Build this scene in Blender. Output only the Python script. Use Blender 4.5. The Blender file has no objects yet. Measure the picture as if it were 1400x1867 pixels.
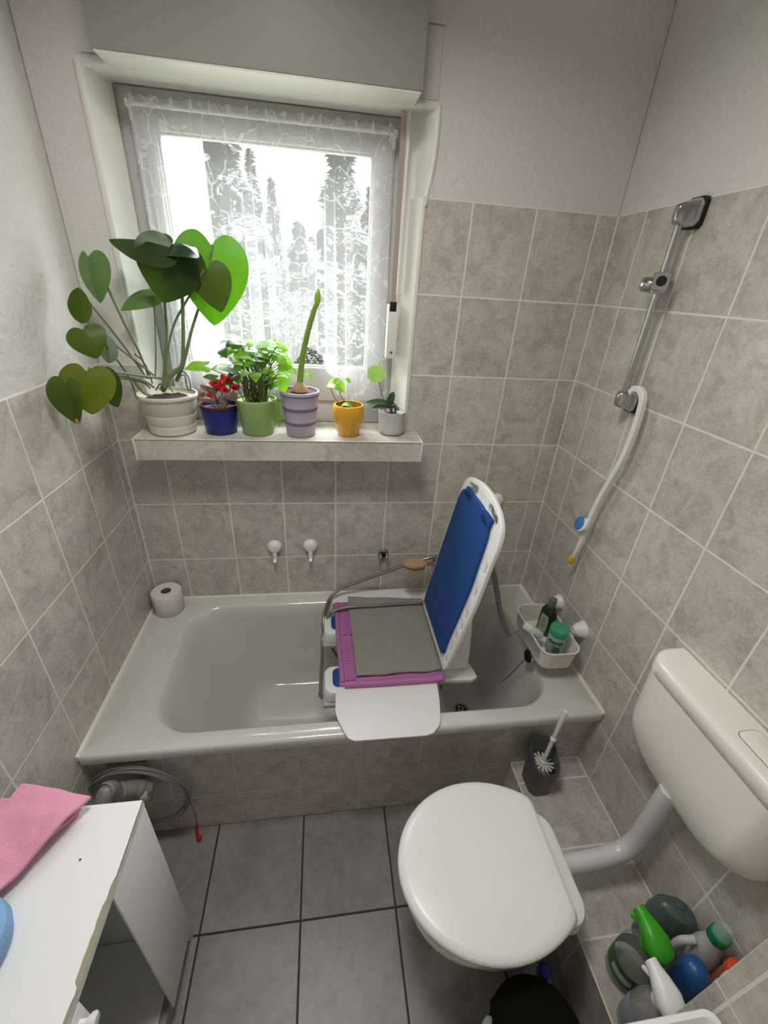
import bpy, bmesh, math, random
from mathutils import Vector, Matrix, noise
random.seed(7)
PI = math.pi
sc = bpy.context.scene
COL = sc.collection
V = Vector

# ------------------------------------------------------------------ camera
F, CU, CV = 768.606, 700.0, 933.5          # photo frame 1400 x 1867
CAM = V((0.5567, -1.4789, 1.6891))
RV = V((0.9901291, -0.12769635, 0.05777548)); UV = V((0.01045058, 0.47833071, 0.8781176)); WV = V((0.1397682, 0.868846, -0.47494365))
cd = bpy.data.cameras.new('camera'); cam = bpy.data.objects.new('camera', cd); COL.objects.link(cam)
cd.sensor_fit = 'HORIZONTAL'; cd.sensor_width = 36.0; cd.lens = F / 1400 * 36; cd.clip_start = 0.02; cd.clip_end = 200
M = Matrix((RV, UV, -WV)).transposed().to_4x4(); M.translation = CAM; cam.matrix_world = M
sc.camera = cam

# ------------------------------------------------------------------ light and exposure
sc.view_settings.view_transform = 'Standard'; sc.view_settings.look = 'None'
sc.view_settings.gamma = 1.0; sc.view_settings.use_curve_mapping = False
sc.view_settings.exposure = 0.28
SKY_LOW, SKY_HIGH = 1.4, 30.0        # overcast sky: dull at the horizon, bright overhead
world = bpy.data.worlds.new('overcast_sky'); sc.world = world; world.use_nodes = True
bg = world.node_tree.nodes['Background']; bg.inputs[0].default_value = (0.96, 0.985, 1.0, 1)
_n, _l = world.node_tree.nodes, world.node_tree.links
_tc = _n.new('ShaderNodeTexCoord'); _sp = _n.new('ShaderNodeSeparateXYZ'); _l.new(_tc.outputs['Generated'], _sp.inputs[0])
_mr = _n.new('ShaderNodeMapRange'); _mr.interpolation_type = 'SMOOTHSTEP'; _l.new(_sp.outputs[2], _mr.inputs[0])
_mr.inputs[1].default_value = 0.12; _mr.inputs[2].default_value = 0.75; _mr.inputs[3].default_value = SKY_LOW; _mr.inputs[4].default_value = SKY_HIGH
_l.new(_mr.outputs[0], bg.inputs[1])
def area(name, loc, rot, sx, sy, power, col):
    l = bpy.data.lights.new(name, 'AREA'); l.shape = 'RECTANGLE'; l.size = sx; l.size_y = sy; l.energy = power; l.color = col
    o = bpy.data.objects.new(name, l); COL.objects.link(o); o.location = loc; o.rotation_euler = rot
    return o
p = area('window_portal', (0.42, 0.20, 1.70), (-PI/2, 0, 0), 0.8, 0.85, 1, (1, 1, 1)); p.data.cycles.is_portal = True
p = area('ceiling_fill_light', (0.48, -0.86, 2.46), (0, 0, 0), 0.34, 0.34, 9.0, (1.0, 0.975, 0.94)); p.data.spread = math.radians(158)  # added fill under the ceiling to brighten the room, no lamp is seen there
area('rear_fill_light', (0.75, -2.26, 1.3), (PI/2, 0, 0), 0.85, 1.9, 0.35, (1.0, 0.97, 0.94))  # added weak fill from behind the camera to lift shadows, no doorway there
sc.cycles.transparent_max_bounces = 16
sc.cycles.max_bounces = 10; sc.cycles.diffuse_bounces = 6
sc.cycles.sample_clamp_indirect = 4.0

# ------------------------------------------------------------------ helpers
def at(u, v, x=None, y=None, z=None):
    """point of the place seen at photo position (u, v) on the plane x=, y= or z="""
    d = WV + RV * ((u - CU) / F) - UV * ((v - CV) / F)
    i, val = (0, x) if x is not None else (1, y) if y is not None else (2, z)
    return CAM + d * ((val - CAM[i]) / d[i])
def lin(c):
    def f(a):
        a /= 255.0
        return a / 12.92 if a <= 0.04045 else ((a + 0.055) / 1.055) ** 2.4
    return (f(c[0]), f(c[1]), f(c[2]), 1.0)
MATS = {}
def mat(name, rgb, rough=0.5, metal=0.0, spec=0.5, bump=0.0, bscale=60.0, var=0.0, vscale=20.0, coat=0.0, sub=0.0):
    if name in MATS: return MATS[name]
    m = bpy.data.materials.new(name); m.use_nodes = True; MATS[name] = m
    nt = m.node_tree; b = nt.nodes['Principled BSDF']
    b.inputs['Base Color'].default_value = lin(rgb); b.inputs['Roughness'].default_value = rough
    b.inputs['Metallic'].default_value = metal; b.inputs['Specular IOR Level'].default_value = spec
    if coat: b.inputs['Coat Weight'].default_value = coat; b.inputs['Coat Roughness'].default_value = 0.06
    tc = nt.nodes.new('ShaderNodeTexCoord')
    if var:
        n = nt.nodes.new('ShaderNodeTexNoise'); n.inputs['Scale'].default_value = vscale; n.inputs['Detail'].default_value = 5
        nt.links.new(tc.outputs['Object'], n.inputs['Vector'])
        mx = nt.nodes.new('ShaderNodeMix'); mx.data_type = 'RGBA'
        c = lin(rgb)
        mx.inputs[6].default_value = tuple(a * (1 - var) for a in c[:3]) + (1,)
        mx.inputs[7].default_value = tuple(min(1, a * (1 + var)) for a in c[:3]) + (1,)
        nt.links.new(n.outputs['Fac'], mx.inputs[0]); nt.links.new(mx.outputs[2], b.inputs['Base Color'])
    if bump:
        n2 = nt.nodes.new('ShaderNodeTexNoise'); n2.inputs['Scale'].default_value = bscale; n2.inputs['Detail'].default_value = 4
        nt.links.new(tc.outputs['Object'], n2.inputs['Vector'])
        bp = nt.nodes.new('ShaderNodeBump'); bp.inputs['Strength'].default_value = bump; bp.inputs['Distance'].default_value = 0.004
        nt.links.new(n2.outputs['Fac'], bp.inputs['Height']); nt.links.new(bp.outputs['Normal'], b.inputs['Normal'])
    return m
def mth(nt, op, a, b=None, c=None):
    n = nt.nodes.new('ShaderNodeMath'); n.operation = op
    for i, x in enumerate((a, b, c)):
        if x is None: continue
        if isinstance(x, (int, float)): n.inputs[i].default_value = x
        else: nt.links.new(x, n.inputs[i])
    return n.outputs[0]
def tile_mat(name, ax, off, pitch, c1, c2, grout, gw, rough, grough=0.7, vein=13.0, tilevar=0.10, groutd=1.0):
    """tiles on the plane spanned by axes ax: joints at off + k * pitch"""
    m = bpy.data.materials.new(name); m.use_nodes = True; MATS[name] = m
    nt = m.node_tree; L = nt.links; b = nt.nodes['Principled BSDF']
    tc = nt.nodes.new('ShaderNodeTexCoord'); sp = nt.nodes.new('ShaderNodeSeparateXYZ'); L.new(tc.outputs['Object'], sp.inputs[0])
    ds, ids = [], []
    for k in range(2):
        t = mth(nt, 'DIVIDE', mth(nt, 'SUBTRACT', sp.outputs[ax[k]], off[k]), pitch[k])
        fr = mth(nt, 'FRACT', t); ids.append(mth(nt, 'FLOOR', t))
        ds.append(mth(nt, 'MULTIPLY', mth(nt, 'SUBTRACT', 0.5, mth(nt, 'ABSOLUTE', mth(nt, 'SUBTRACT', fr, 0.5))), pitch[k]))
    d = mth(nt, 'MINIMUM', ds[0], ds[1])
    mr = nt.nodes.new('ShaderNodeMapRange'); mr.interpolation_type = 'SMOOTHSTEP'
    L.new(d, mr.inputs[0]); mr.inputs[1].default_value = gw * 0.5 - 0.0006; mr.inputs[2].default_value = gw * 0.5 + 0.0008
    tilef = mr.outputs[0]
    cx = nt.nodes.new('ShaderNodeCombineXYZ'); L.new(ids[0], cx.inputs[0]); L.new(ids[1], cx.inputs[1])
    wn = nt.nodes.new('ShaderNodeTexWhiteNoise'); L.new(cx.outputs[0], wn.inputs['Vector'])
    sc_ = nt.nodes.new('ShaderNodeVectorMath'); sc_.operation = 'SCALE'; L.new(wn.outputs['Color'], sc_.inputs[0]); sc_.inputs[3].default_value = 7.0
    ad = nt.nodes.new('ShaderNodeVectorMath'); L.new(tc.outputs['Object'], ad.inputs[0]); L.new(sc_.outputs[0], ad.inputs[1])
    n1 = nt.nodes.new('ShaderNodeTexNoise'); n1.inputs['Scale'].default_value = vein; n1.inputs['Detail'].default_value = 8; n1.inputs['Roughness'].default_value = 0.62; n1.inputs['Distortion'].default_value = 0.9
    L.new(ad.outputs[0], n1.inputs['Vector'])
    n2 = nt.nodes.new('ShaderNodeTexNoise'); n2.inputs['Scale'].default_value = vein * 4; n2.inputs['Detail'].default_value = 5; n2.inputs['Distortion'].default_value = 1.6
    L.new(ad.outputs[0], n2.inputs['Vector'])
    f = mth(nt, 'ADD', mth(nt, 'MULTIPLY', n1.outputs['Fac'], 0.62), mth(nt, 'MULTIPLY', n2.outputs['Fac'], 0.38))
    r = nt.nodes.new('ShaderNodeMapRange'); L.new(f, r.inputs[0]); r.inputs[1].default_value = 0.38; r.inputs[2].default_value = 0.58
    mx = nt.nodes.new('ShaderNodeMix'); mx.data_type = 'RGBA'; mx.inputs[6].default_value = lin(c1); mx.inputs[7].default_value = lin(c2); L.new(r.outputs[0], mx.inputs[0])
    hv = nt.nodes.new('ShaderNodeHueSaturation'); L.new(mx.outputs[2], hv.inputs['Color'])
    L.new(mth(nt, 'ADD', 1.0 - tilevar / 2, mth(nt, 'MULTIPLY', wn.outputs['Value'], tilevar)), hv.inputs['Value'])
    m2 = nt.nodes.new('ShaderNodeMix'); m2.data_type = 'RGBA'; m2.inputs[6].default_value = lin(grout); L.new(hv.outputs[0], m2.inputs[7]); L.new(tilef, m2.inputs[0])
    L.new(m2.outputs[2], b.inputs['Base Color'])
    mr2 = nt.nodes.new('ShaderNodeMapRange'); L.new(tilef, mr2.inputs[0]); mr2.inputs[3].default_value = grough; mr2.inputs[4].default_value = rough
    L.new(mr2.outputs[0], b.inputs['Roughness'])
    bp = nt.nodes.new('ShaderNodeBump'); bp.inputs['Strength'].default_value = 0.5; bp.inputs['Distance'].default_value = 0.0012
    L.new(mth(nt, 'ADD', tilef, mth(nt, 'MULTIPLY', n2.outputs['Fac'], 0.25)), bp.inputs['Height']); L.new(bp.outputs[0], b.inputs['Normal'])
    return m
def leaf_mat(name, rgb, trans, tw=0.5, rough=0.35, spot=None):
    if name in MATS: return MATS[name]
    m = bpy.data.materials.new(name); m.use_nodes = True; MATS[name] = m
    nt = m.node_tree; L = nt.links; b = nt.nodes['Principled BSDF']
    b.inputs['Roughness'].default_value = rough
    tc = nt.nodes.new('ShaderNodeTexCoord'); n = nt.nodes.new('ShaderNodeTexNoise'); n.inputs['Scale'].default_value = 25; L.new(tc.outputs['Object'], n.inputs['Vector'])
    mx = nt.nodes.new('ShaderNodeMix'); mx.data_type = 'RGBA'; c = lin(rgb)
    mx.inputs[6].default_value = tuple(x * 0.75 for x in c[:3]) + (1,); mx.inputs[7].default_value = tuple(x * 1.25 for x in c[:3]) + (1,)
    if spot: mx.inputs[7].default_value = lin(spot)
    L.new(n.outputs['Fac'], mx.inputs[0]); L.new(mx.outputs[2], b.inputs['Base Color'])
    t = nt.nodes.new('ShaderNodeBsdfTranslucent'); t.inputs['Color'].default_value = lin(trans)
    ms = nt.nodes.new('ShaderNodeMixShader'); ms.inputs[0].default_value = tw
    L.new(b.outputs[0], ms.inputs[1]); L.new(t.outputs[0], ms.inputs[2]); L.new(ms.outputs[0], nt.nodes['Material Output'].inputs[0])
    return m
def clear_mat(name, rgb, alpha, rough=0.1):
    """thin clear plastic: part see-through, part tinted surface"""
    if name in MATS: return MATS[name]
    m = bpy.data.materials.new(name); m.use_nodes = True; MATS[name] = m
    b = m.node_tree.nodes['Principled BSDF']; b.inputs['Base Color'].default_value = lin(rgb); b.inputs['Roughness'].default_value = rough; b.inputs['Alpha'].default_value = alpha
    return m

def root_loc(o):
    while o.parent: o = o.parent
    return o.location.copy()
def obj(name, bm, m, parent=None, smooth=True, ang=40, kind=None):
    me = bpy.data.meshes.new(name)
    bmesh.ops.recalc_face_normals(bm, faces=bm.faces)
    if parent is not None:
        bmesh.ops.translate(bm, verts=bm.verts, vec=-root_loc(parent))
    bm.to_mesh(me); bm.free()
    for mm in (m if isinstance(m, (list, tuple)) else [m]): me.materials.append(mm)
    if smooth:
        me.polygons.foreach_set('use_smooth', [True] * len(me.polygons)); me.set_sharp_from_angle(angle=math.radians(ang))
    o = bpy.data.objects.new(name, me); COL.objects.link(o)
    if parent is not None: o.parent = parent
    if kind: o['kind'] = kind
    return o
def tag(o, label, cat, group=None):
    o['label'] = label; o['category'] = cat
    if group: o['group'] = group
    return o
def thing(name, loc, label, cat, group=None):
    o = bpy.data.objects.new(name, None); COL.objects.link(o); o.location = loc; o.empty_display_size = 0.05
    return tag(o, label, cat, group)
def struct(name, bm, m, **k): return obj(name, bm, m, kind='structure', **k)
def solid(o, t, off=0.0):
    md = o.modifiers.new('thickness', 'SOLIDIFY'); md.thickness = t; md.offset = off; return o
def sub(o, n=1):
    md = o.modifiers.new('smooth', 'SUBSURF'); md.levels = n; md.render_levels = n; return o
def B(): return bmesh.new()
def box(bm, a, b, bev=0.0, seg=2, mi=0):
    a, b = V(a), V(b); lo = V(map(min, a, b)); hi = V(map(max, a, b))
    vs = [bm.verts.new((x, y, z)) for x in (lo.x, hi.x) for y in (lo.y, hi.y) for z in (lo.z, hi.z)]
    fs = [bm.faces.new([vs[i] for i in q]) for q in ((0, 1, 3, 2), (4, 6, 7, 5), (0, 4, 5, 1), (2, 3, 7, 6), (0, 2, 6, 4), (1, 5, 7, 3))]
    for f in fs: f.material_index = mi
    if bev:
        es = list({e for f in fs for e in f.edges})
        bmesh.ops.bevel(bm, geom=es, offset=bev, segments=seg, profile=0.5, affect='EDGES')
    return bm
def basis(ax):
    ax = V(ax).normalized(); t = V((0, 0, 1)) if abs(ax.z) < 0.9 else V((1, 0, 0))
    u = t.cross(ax).normalized(); return u, ax.cross(u), ax
def lathe(bm, prof, c, axis=(0, 0, 1), n=32, sx=1.0, sy=1.0, u=None, mi=0):
    U, W, A = basis(axis)
    if u is not None: U = V(u).normalized(); W = A.cross(U)
    c = V(c); rings = []
    for r, h in prof:
        if r < 1e-6: rings.append([bm.verts.new(c + A * h)])
        else: rings.append([bm.verts.new(c + A * h + U * (r * sx * math.cos(2 * PI * i / n)) + W * (r * sy * math.sin(2 * PI * i / n))) for i in range(n)])
    for a, b in zip(rings, rings[1:]):
        for i in range(n):
            j = (i + 1) % n
            q = [a[0], b[j], b[i]] if len(a) == 1 else [a[i], a[j], b[0]] if len(b) == 1 else [a[i], a[j], b[j], b[i]]
            if len(set(q)) > 2 and not (len(a) == 1 and len(b) == 1):
                bm.faces.new(q).material_index = mi
    return bm
def cyl(bm, c, r, h, axis=(0, 0, 1), n=24, bev=0.0):
    b = min(bev, r * 0.9, h * 0.45) if bev else 0
    pr = [(0, 0), (r - b, 0)] + ([(r - b * .3, b * .3), (r, b), (r, h - b), (r - b * .3, h - b * .3)] if b else [(r, h)]) + [(r - b, h), (0, h)] if b else [(0, 0), (r, 0), (r, h), (0, h)]
    return lathe(bm, pr, c, axis, n)
def spline(pts, k=8):
    pts = [V(p) for p in pts]
    if len(pts) < 3: return pts
    P = [2 * pts[0] - pts[1]] + pts + [2 * pts[-1] - pts[-2]]; out = []
    for i in range(1, len(P) - 2):
        a, b, c, d = P[i - 1:i + 3]
        for j in range(k):
            t = j / k
            out.append(0.5 * ((2 * b) + (c - a) * t + (2 * a - 5 * b + 4 * c - d) * t * t + (3 * b - a - 3 * c + d) * t ** 3))
    return out + [pts[-1]]
def tube(bm, pts, r, n=10, k=8, flat=None, mi=0):
    P = spline(pts, k) if k else [V(p) for p in pts]
    m = len(P); R = (lambda t: r) if isinstance(r, (int, float)) else (lambda t: r[0] + (r[1] - r[0]) * t) if len(r) == 2 else (lambda t: r[min(len(r) - 1, int(t * len(r)))])
    tan = [(P[min(i + 1, m - 1)] - P[max(i - 1, 0)]).normalized() for i in range(m)]
    u = basis(tan[0])[0]; rings = []
    for i in range(m):
        u = (u - tan[i] * u.dot(tan[i])); u = u.normalized() if u.length > 1e-6 else basis(tan[i])[0]
        w = tan[i].cross(u); rr = R(i / max(1, m - 1))
        rings.append([bm.verts.new(P[i] + (u * math.cos(2 * PI * j / n) + w * math.sin(2 * PI * j / n)) * rr) for j in range(n)])
    for a, b in zip(rings, rings[1:]):
        for j in range(n): bm.faces.new((a[j], a[(j + 1) % n], b[(j + 1) % n], b[j])).material_index = mi
    for q in (rings[0][::-1], rings[-1]): bm.faces.new(q).material_index = mi
    return bm
def sphere(bm, c, r, s=(1, 1, 1), u=16, v=10):
    bmesh.ops.create_uvsphere(bm, u_segments=u, v_segments=v, radius=r, matrix=Matrix.Translation(V(c)) @ Matrix.Diagonal((*s, 1)))
    return bm
def loft(bm, rings, cap0=True, cap1=True):
    R = [[bm.verts.new(p) for p in r] for r in rings]; n = len(R[0])
    for a, b in zip(R, R[1:]):
        for j in range(n): bm.faces.new((a[j], a[(j + 1) % n], b[(j + 1) % n], b[j]))
    if cap0: bm.faces.new(R[0][::-1])
    if cap1: bm.faces.new(R[-1])
    return bm
def rrect(x0, x1, y0, y1, r, n=8):
    rs = r if isinstance(r, (tuple, list)) else (r,) * 4       # corners: x1y1, x0y1, x0y0, x1y0
    out = []
    for (cx, cy, a0, q) in ((x1, y1, 0, rs[0]), (x0, y1, 90, rs[1]), (x0, y0, 180, rs[2]), (x1, y0, 270, rs[3])):
        sx = -1 if cx == x1 else 1; sy = -1 if cy == y1 else 1
        for i in range(n + 1):
            a = math.radians(a0 + 90 * i / n)
            out.append((cx + sx * q + q * math.cos(a), cy + sy * q + q * math.sin(a)))
    return out
def plate(outlines, depth, bev=0.0, fn=None, res=3):
    """closed 2D outlines (first the border, then holes) -> solid mesh, each point sent through fn(a, b, c)"""
    cu = bpy.data.curves.new('outline', 'CURVE'); cu.dimensions = '2D'; cu.fill_mode = 'BOTH'; cu.extrude = depth / 2 - bev; cu.bevel_depth = bev; cu.bevel_resolution = res
    for ol in outlines:
        s = cu.splines.new('POLY'); s.points.add(len(ol) - 1); s.use_cyclic_u = True
        for q, pt in zip(s.points, ol): q.co = (pt[0], pt[1], 0, 1)
    return curve_bm(cu, fn)
def curve_bm(cu, fn):
    o = bpy.data.objects.new('outline', cu); COL.objects.link(o)
    dg = bpy.context.evaluated_depsgraph_get(); me = bpy.data.meshes.new_from_object(o.evaluated_get(dg))
    bm = bmesh.new(); bm.from_mesh(me); bpy.data.objects.remove(o); bpy.data.curves.remove(cu); bpy.data.meshes.remove(me)
    bmesh.ops.remove_doubles(bm, verts=bm.verts, dist=1e-6)
    if fn:
        for v in bm.verts: v.co = fn(*v.co)
    return bm
def text_bm(body, size, fn, depth=0.0003):
    cu = bpy.data.curves.new('lettering', 'FONT'); cu.body = body; cu.size = size; cu.align_x = 'CENTER'; cu.align_y = 'CENTER'; cu.extrude = depth; cu.offset = size * .022
    return curve_bm(cu, fn)
def grid(bm, fn, nu, nv, mi=0):
    g = [[bm.verts.new(fn(i / nu, j / nv)) for j in range(nv + 1)] for i in range(nu + 1)]
    for i in range(nu):
        for j in range(nv): bm.faces.new((g[i][j], g[i + 1][j], g[i + 1][j + 1], g[i][j + 1])).material_index = mi
    return bm
def bil(c, s, t): return c[0] * ((1 - s) * (1 - t)) + c[1] * (s * (1 - t)) + c[2] * (s * t) + c[3] * ((1 - s) * t)
def nz(p, s=1.0): return noise.noise(V(p) * s)
LEAFS = {'heart': [(0, .03), (.07, -.06), (.18, -.125), (.31, -.10), (.42, .0), (.485, .15), (.485, .32), (.43, .50), (.33, .67), (.20, .83), (.08, .95), (0, 1.0)],
         'oval': [(0, 0), (.10, .03), (.28, .13), (.42, .30), (.49, .48), (.46, .66), (.34, .83), (.16, .95), (0, 1)],
         'blade': [(0, 0), (.12, .04), (.30, .14), (.45, .30), (.45, .45), (.33, .65), (.18, .83), (.06, .95), (0, 1)],
         'arrow': [(0, .04), (.10, -.06), (.24, -.24), (.36, -.28), (.44, -.12), (.38, .06), (.40, .22), (.37, .42), (.27, .62), (.15, .82), (.05, .95), (0, 1)],
         'round': [(0, .02), (.16, .0), (.32, .07), (.45, .24), (.5, .46), (.46, .68), (.34, .87), (.16, .98), (0, 1)]}
def leaf(bm, base, tip, width, nrm, fold=0.15, droop=0.1, kind='heart', nu=12, nv=8, wav=0.0):
    """leaf blade: midrib from base to tip, both halves spanned out to a smooth outline"""
    base, tip = V(base), V(tip); a = tip - base; Ln = a.length; a.normalize()
    n = V(nrm); n = (n - a * n.dot(a)).normalized(); s = a.cross(n)
    ol = spline([(w, l, 0) for w, l in LEAFS[kind]], 3); m = len(ol) - 1; hv = max(2, nv // 2)
    def pos(i, c):
        w, l = abs(ol[i].x), ol[i].y; mid = (i / m) ** 1.15; q = abs(c)
        ll = mid + (l - mid) * q; ww = w * q * width
        h = fold * (2 * w * q) ** 0.95 * width * .55 + droop * Ln * 4 * max(-.1, ll) * (1 - ll) + wav * width * math.sin(7 * ll + 2 * c) * q
        return base + a * (ll * Ln) + s * math.copysign(ww, c) + n * h
    g = [[bm.verts.new(pos(i, j / hv)) for j in range(-hv, hv + 1)] for i in range(m + 1)]
    for i in range(m):
        for j in range(2 * hv):
            bm.faces.new((g[i][j], g[i + 1][j], g[i + 1][j + 1], g[i][j + 1]))
    bmesh.ops.remove_doubles(bm, verts=[v for r_ in (g[0], g[m]) for v in r_], dist=1e-6)
    return bm
def tocam(p): return (CAM - V(p)).normalized()

# ------------------------------------------------------------------ materials of the room
XL, XR = -0.1351, 1.4691
R0, TH, TW = 0.9232, 0.2482, 0.2
TA, TB, GR = (174, 169, 159), (204, 200, 190), (228, 225, 215)
t_back = tile_mat('wall_tiles_back', (0, 2), (0.0, R0), (TW, TH), TA, TB, GR, 0.0050, 0.22)
t_left = tile_mat('wall_tiles_left', (1, 2), (-0.2464, R0), (TW, TH), TA, TB, GR, 0.0050, 0.22)
t_right = tile_mat('wall_tiles_right', (1, 2), (-0.1327, R0), (TW, TH), TA, TB, GR, 0.0050, 0.20)
t_apron = tile_mat('tub_apron_tiles', (0, 2), (0.066, R0 - 0.0), (TW, TH), TA, TB, (206, 202, 192), 0.004, 0.25)
t_ledge = tile_mat('ledge_top_tiles', (0, 1), (1.209, -0.72), (0.40, 0.20), TA, TB, GR, 0.005, 0.3)
t_sill = tile_mat('sill_tiles', (0, 2), (-5.0, -4.0), (20.0, 20.0), TA, TB, GR, 0.004, 0.3, vein=7)
t_floor = tile_mat('floor_tiles', (0, 1), (0.1844, -0.6472), (0.2885, 0.2885), (122, 120, 113), (142, 140, 133), (46, 41, 36), 0.0055, 0.38, vein=5, tilevar=0.08)
plaster = mat('white_plaster', (216, 214, 209), 0.75, bump=1.0, bscale=48)
white_paint = mat('white_paint', (226, 226, 218), 0.4, bump=0.15, bscale=30)
smooth_white = mat('window_lacquer', (188, 188, 186), 0.35)
panel_white = mat('shutter_box_white', (228, 227, 218), 0.4)
grout_white = mat('silicone_joint', (226, 223, 213), 0.45)
enamel = mat('bath_enamel', (205, 205, 198), 0.14, coat=0.4)
ceramic = mat('toilet_ceramic', (226, 226, 220), 0.12, coat=0.4)
lidwhite = mat('lid_plastic', (230, 230, 226), 0.3)
cream = mat('cistern_plastic', (232, 230, 220), 0.22)
chrome = mat('chrome', (196, 196, 198), 0.16, metal=1.0)
steel = mat('steel_hose', (150, 147, 142), 0.32, metal=0.9)
white_pl = mat('white_plastic', (232, 232, 228), 0.35)
grey_pl = mat('grey_plastic', (120, 122, 122), 0.45)
black_pl = mat('black_plastic', (14, 14, 15), 0.5)
grey_dk = mat('dark_grey_plastic', (84, 86, 86), 0.45)
pot_soil = mat('potting_soil', (52, 34, 24), 0.95, bump=1.0, bscale=220, var=0.5, vscale=150)

# ------------------------------------------------------------------ setting
Y0, CEIL = -2.30, 2.52
bm = B(); box(bm, (XL - .2, Y0 - .2, -.1), (XR + .2, 0.3, 0)); struct('floor', bm, t_floor)
bm = B(); box(bm, (XL - .2, Y0 - .2, CEIL), (XR + .2, 0.3, CEIL + .1)); struct('ceiling', bm, plaster)
# left wall: plaster above, tiles to 1.42 m
bm = B(); box(bm, (XL - .2, Y0, 1.4196), (XL - .002, 0.3, CEIL), mi=0); box(bm, (XL - .2, Y0, 0), (XL, 0.3, 1.4196), mi=1); struct('wall_left', bm, [plaster, t_left])
ZR = R0 + 4 * TH
bm = B(); box(bm, (XR + .002, Y0, ZR), (XR + .2, 0.3, CEIL), mi=0); box(bm, (XR, Y0, 0), (XR + .2, 0.3, ZR), mi=1); struct('wall_right', bm, [plaster, t_right])
bm = B(); box(bm, (XL - .2, Y0 - .15, 0), (XR + .2, Y0, CEIL)); struct('wall_front', bm, plaster)
# back wall round the window opening (splayed reveals)
OX0, OX1, OX1T, OZ0, OZ1 = -0.014, 0.850, 0.872, 1.19, 2.116
WD = 0.27
bm = B()
def prism_xy(pts, z0, z1, mi):
    vs = [[bm.verts.new((x, y, z)) for x, y in pts] for z in (z0, z1)]; n = len(pts)
    for i in range(n): bm.faces.new((vs[0][i], vs[0][(i + 1) % n], vs[1][(i + 1) % n], vs[1][i])).material_index = mi
    bm.faces.new(vs[0][::-1]).material_index = mi; bm.faces.new(vs[1]).material_index = mi
box(bm, (XL, 0, 0), (XR, WD, OZ0), mi=1)                                                  # below the window
prism_xy([(XL, 0), (OX0, 0), (0.018, .10), (0.018, WD), (XL, WD)], OZ0, 1.4196, 1)
prism_xy([(XL, .002), (OX0, .002), (0.018, .10), (0.018, WD), (XL, WD)], 1.4196, OZ1, 0)
prism_xy([(XR, 0), (XR, WD), (0.806, WD), (0.806, .10), (OX1, 0)], OZ0, ZR, 1)
prism_xy([(XR, .002), (XR, WD), (0.806, WD), (0.806, .10), (OX1T, .002)], ZR, OZ1, 0)
box(bm, (XL, .002, OZ1), (XR, WD, CEIL), mi=0)
struct('wall_back', bm, [plaster, t_back])
# painted faces of the reveal and rounded plaster edges
bm = B()
for pts, z0, z1 in (([(OX0 - .0005, -.001), (OX0 + .0055, -.001), (0.0205, .10), (0.0165, .10)], 1.215, OZ1), ([(OX1 + .0005, -.001), (0.8075, .10), (0.8035, .10), (OX1 - .0055, -.001)], 1.215, ZR), ([(OX1T + .0005, -.001), (0.8075, .10), (0.8035, .10), (OX1T - .0055, -.001)], ZR, OZ1)):
    prism_xy(pts, z0, z1, 0)
box(bm, (OX0, 0.0, OZ1 - .006), (OX1T, .10, OZ1 + .0005))
struct('trim_1', bm, white_paint)
bm = B()
tube(bm, [(OX0, .002, 1.42), (OX0, .002, OZ1)], .011, 10, 0); tube(bm, [(OX0 - .003, .002, OZ1), (.054, .002, OZ1 + .004)], .011, 10, 0)
tube(bm, [(OX1 + .004, .002, ZR - .02), (OX1T - .006, .002, ZR + .05), (OX1T, .002, ZR + .11), (OX1T, .002, OZ1)], .008, 10, 6)
tube(bm, [(OX1T, .002, OZ1), (.808, .002, OZ1 + .003)], .009, 10, 0)
struct('trim_2', bm, white_paint)
bm = B(); box(bm, (OX1 - .006, -.006, 1.215), (OX1 + .006, .004, ZR + .002), .002); struct('trim_3', bm, mat('tile_edge_strip', (224, 222, 208), 0.35))
# tiled window sill
SZ, SY = 1.217, -0.118
bm = B(); box(bm, (-.036, SY, 1.146), (.893, 0.0, SZ - .0006)); box(bm, (0.0185, 0, 1.191), (.8055, .268, SZ - .0006)); struct('trim_4', bm, t_sill, smooth=False)
bm = B()
for x in (-.037, .893):
    box(bm, (x - .0025, SY - .003, 1.145), (x + .0025, 0, SZ + .001), .001); 
box(bm, (-.037, SY - .0028, SZ - .002), (.893, SY + .002, SZ + .001), .001)
struct('trim_5', bm, mat('sill_edge_profile', (226, 222, 212), 0.35))
# flat cover plates beside the shutter box
bm = B(); box(bm, (.812, -.004, 2.125), (.866, .003, 2.262), .0015); box(bm, (.812, -.004, 2.266), (.872, .003, 2.50), .0015)
box(bm, (.0, -.003, 2.13), (.045, .003, 2.50), .0015); struct('trim_6', bm, plaster)
# roller shutter box over the window
BX0, BX1, BY, BZ = 0.0535, 0.8085, -0.092, 2.108
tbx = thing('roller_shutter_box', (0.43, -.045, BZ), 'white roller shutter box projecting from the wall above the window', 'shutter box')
bm = B(); box(bm, (BX0, BY, BZ + .004), (BX1, 0.0015, 2.508), .003); obj('case', bm, mat('shutter_case_shaded', (150, 149, 141), 0.45), tbx)  # room-side shade is put into the case colour; the underside stays white
bm = B(); box(bm, (BX0 + .004, BY + .004, BZ), (BX1 - .004, -.001, BZ + .005), .001); obj('bottom_cover', bm, panel_white, tbx)
bm = B(); box(bm, (BX0 + .02, BY - .002, 2.40), (BX1 - .02, BY + .002, 2.404)); obj('panel_joint', bm, grey_pl, tbx)
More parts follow.
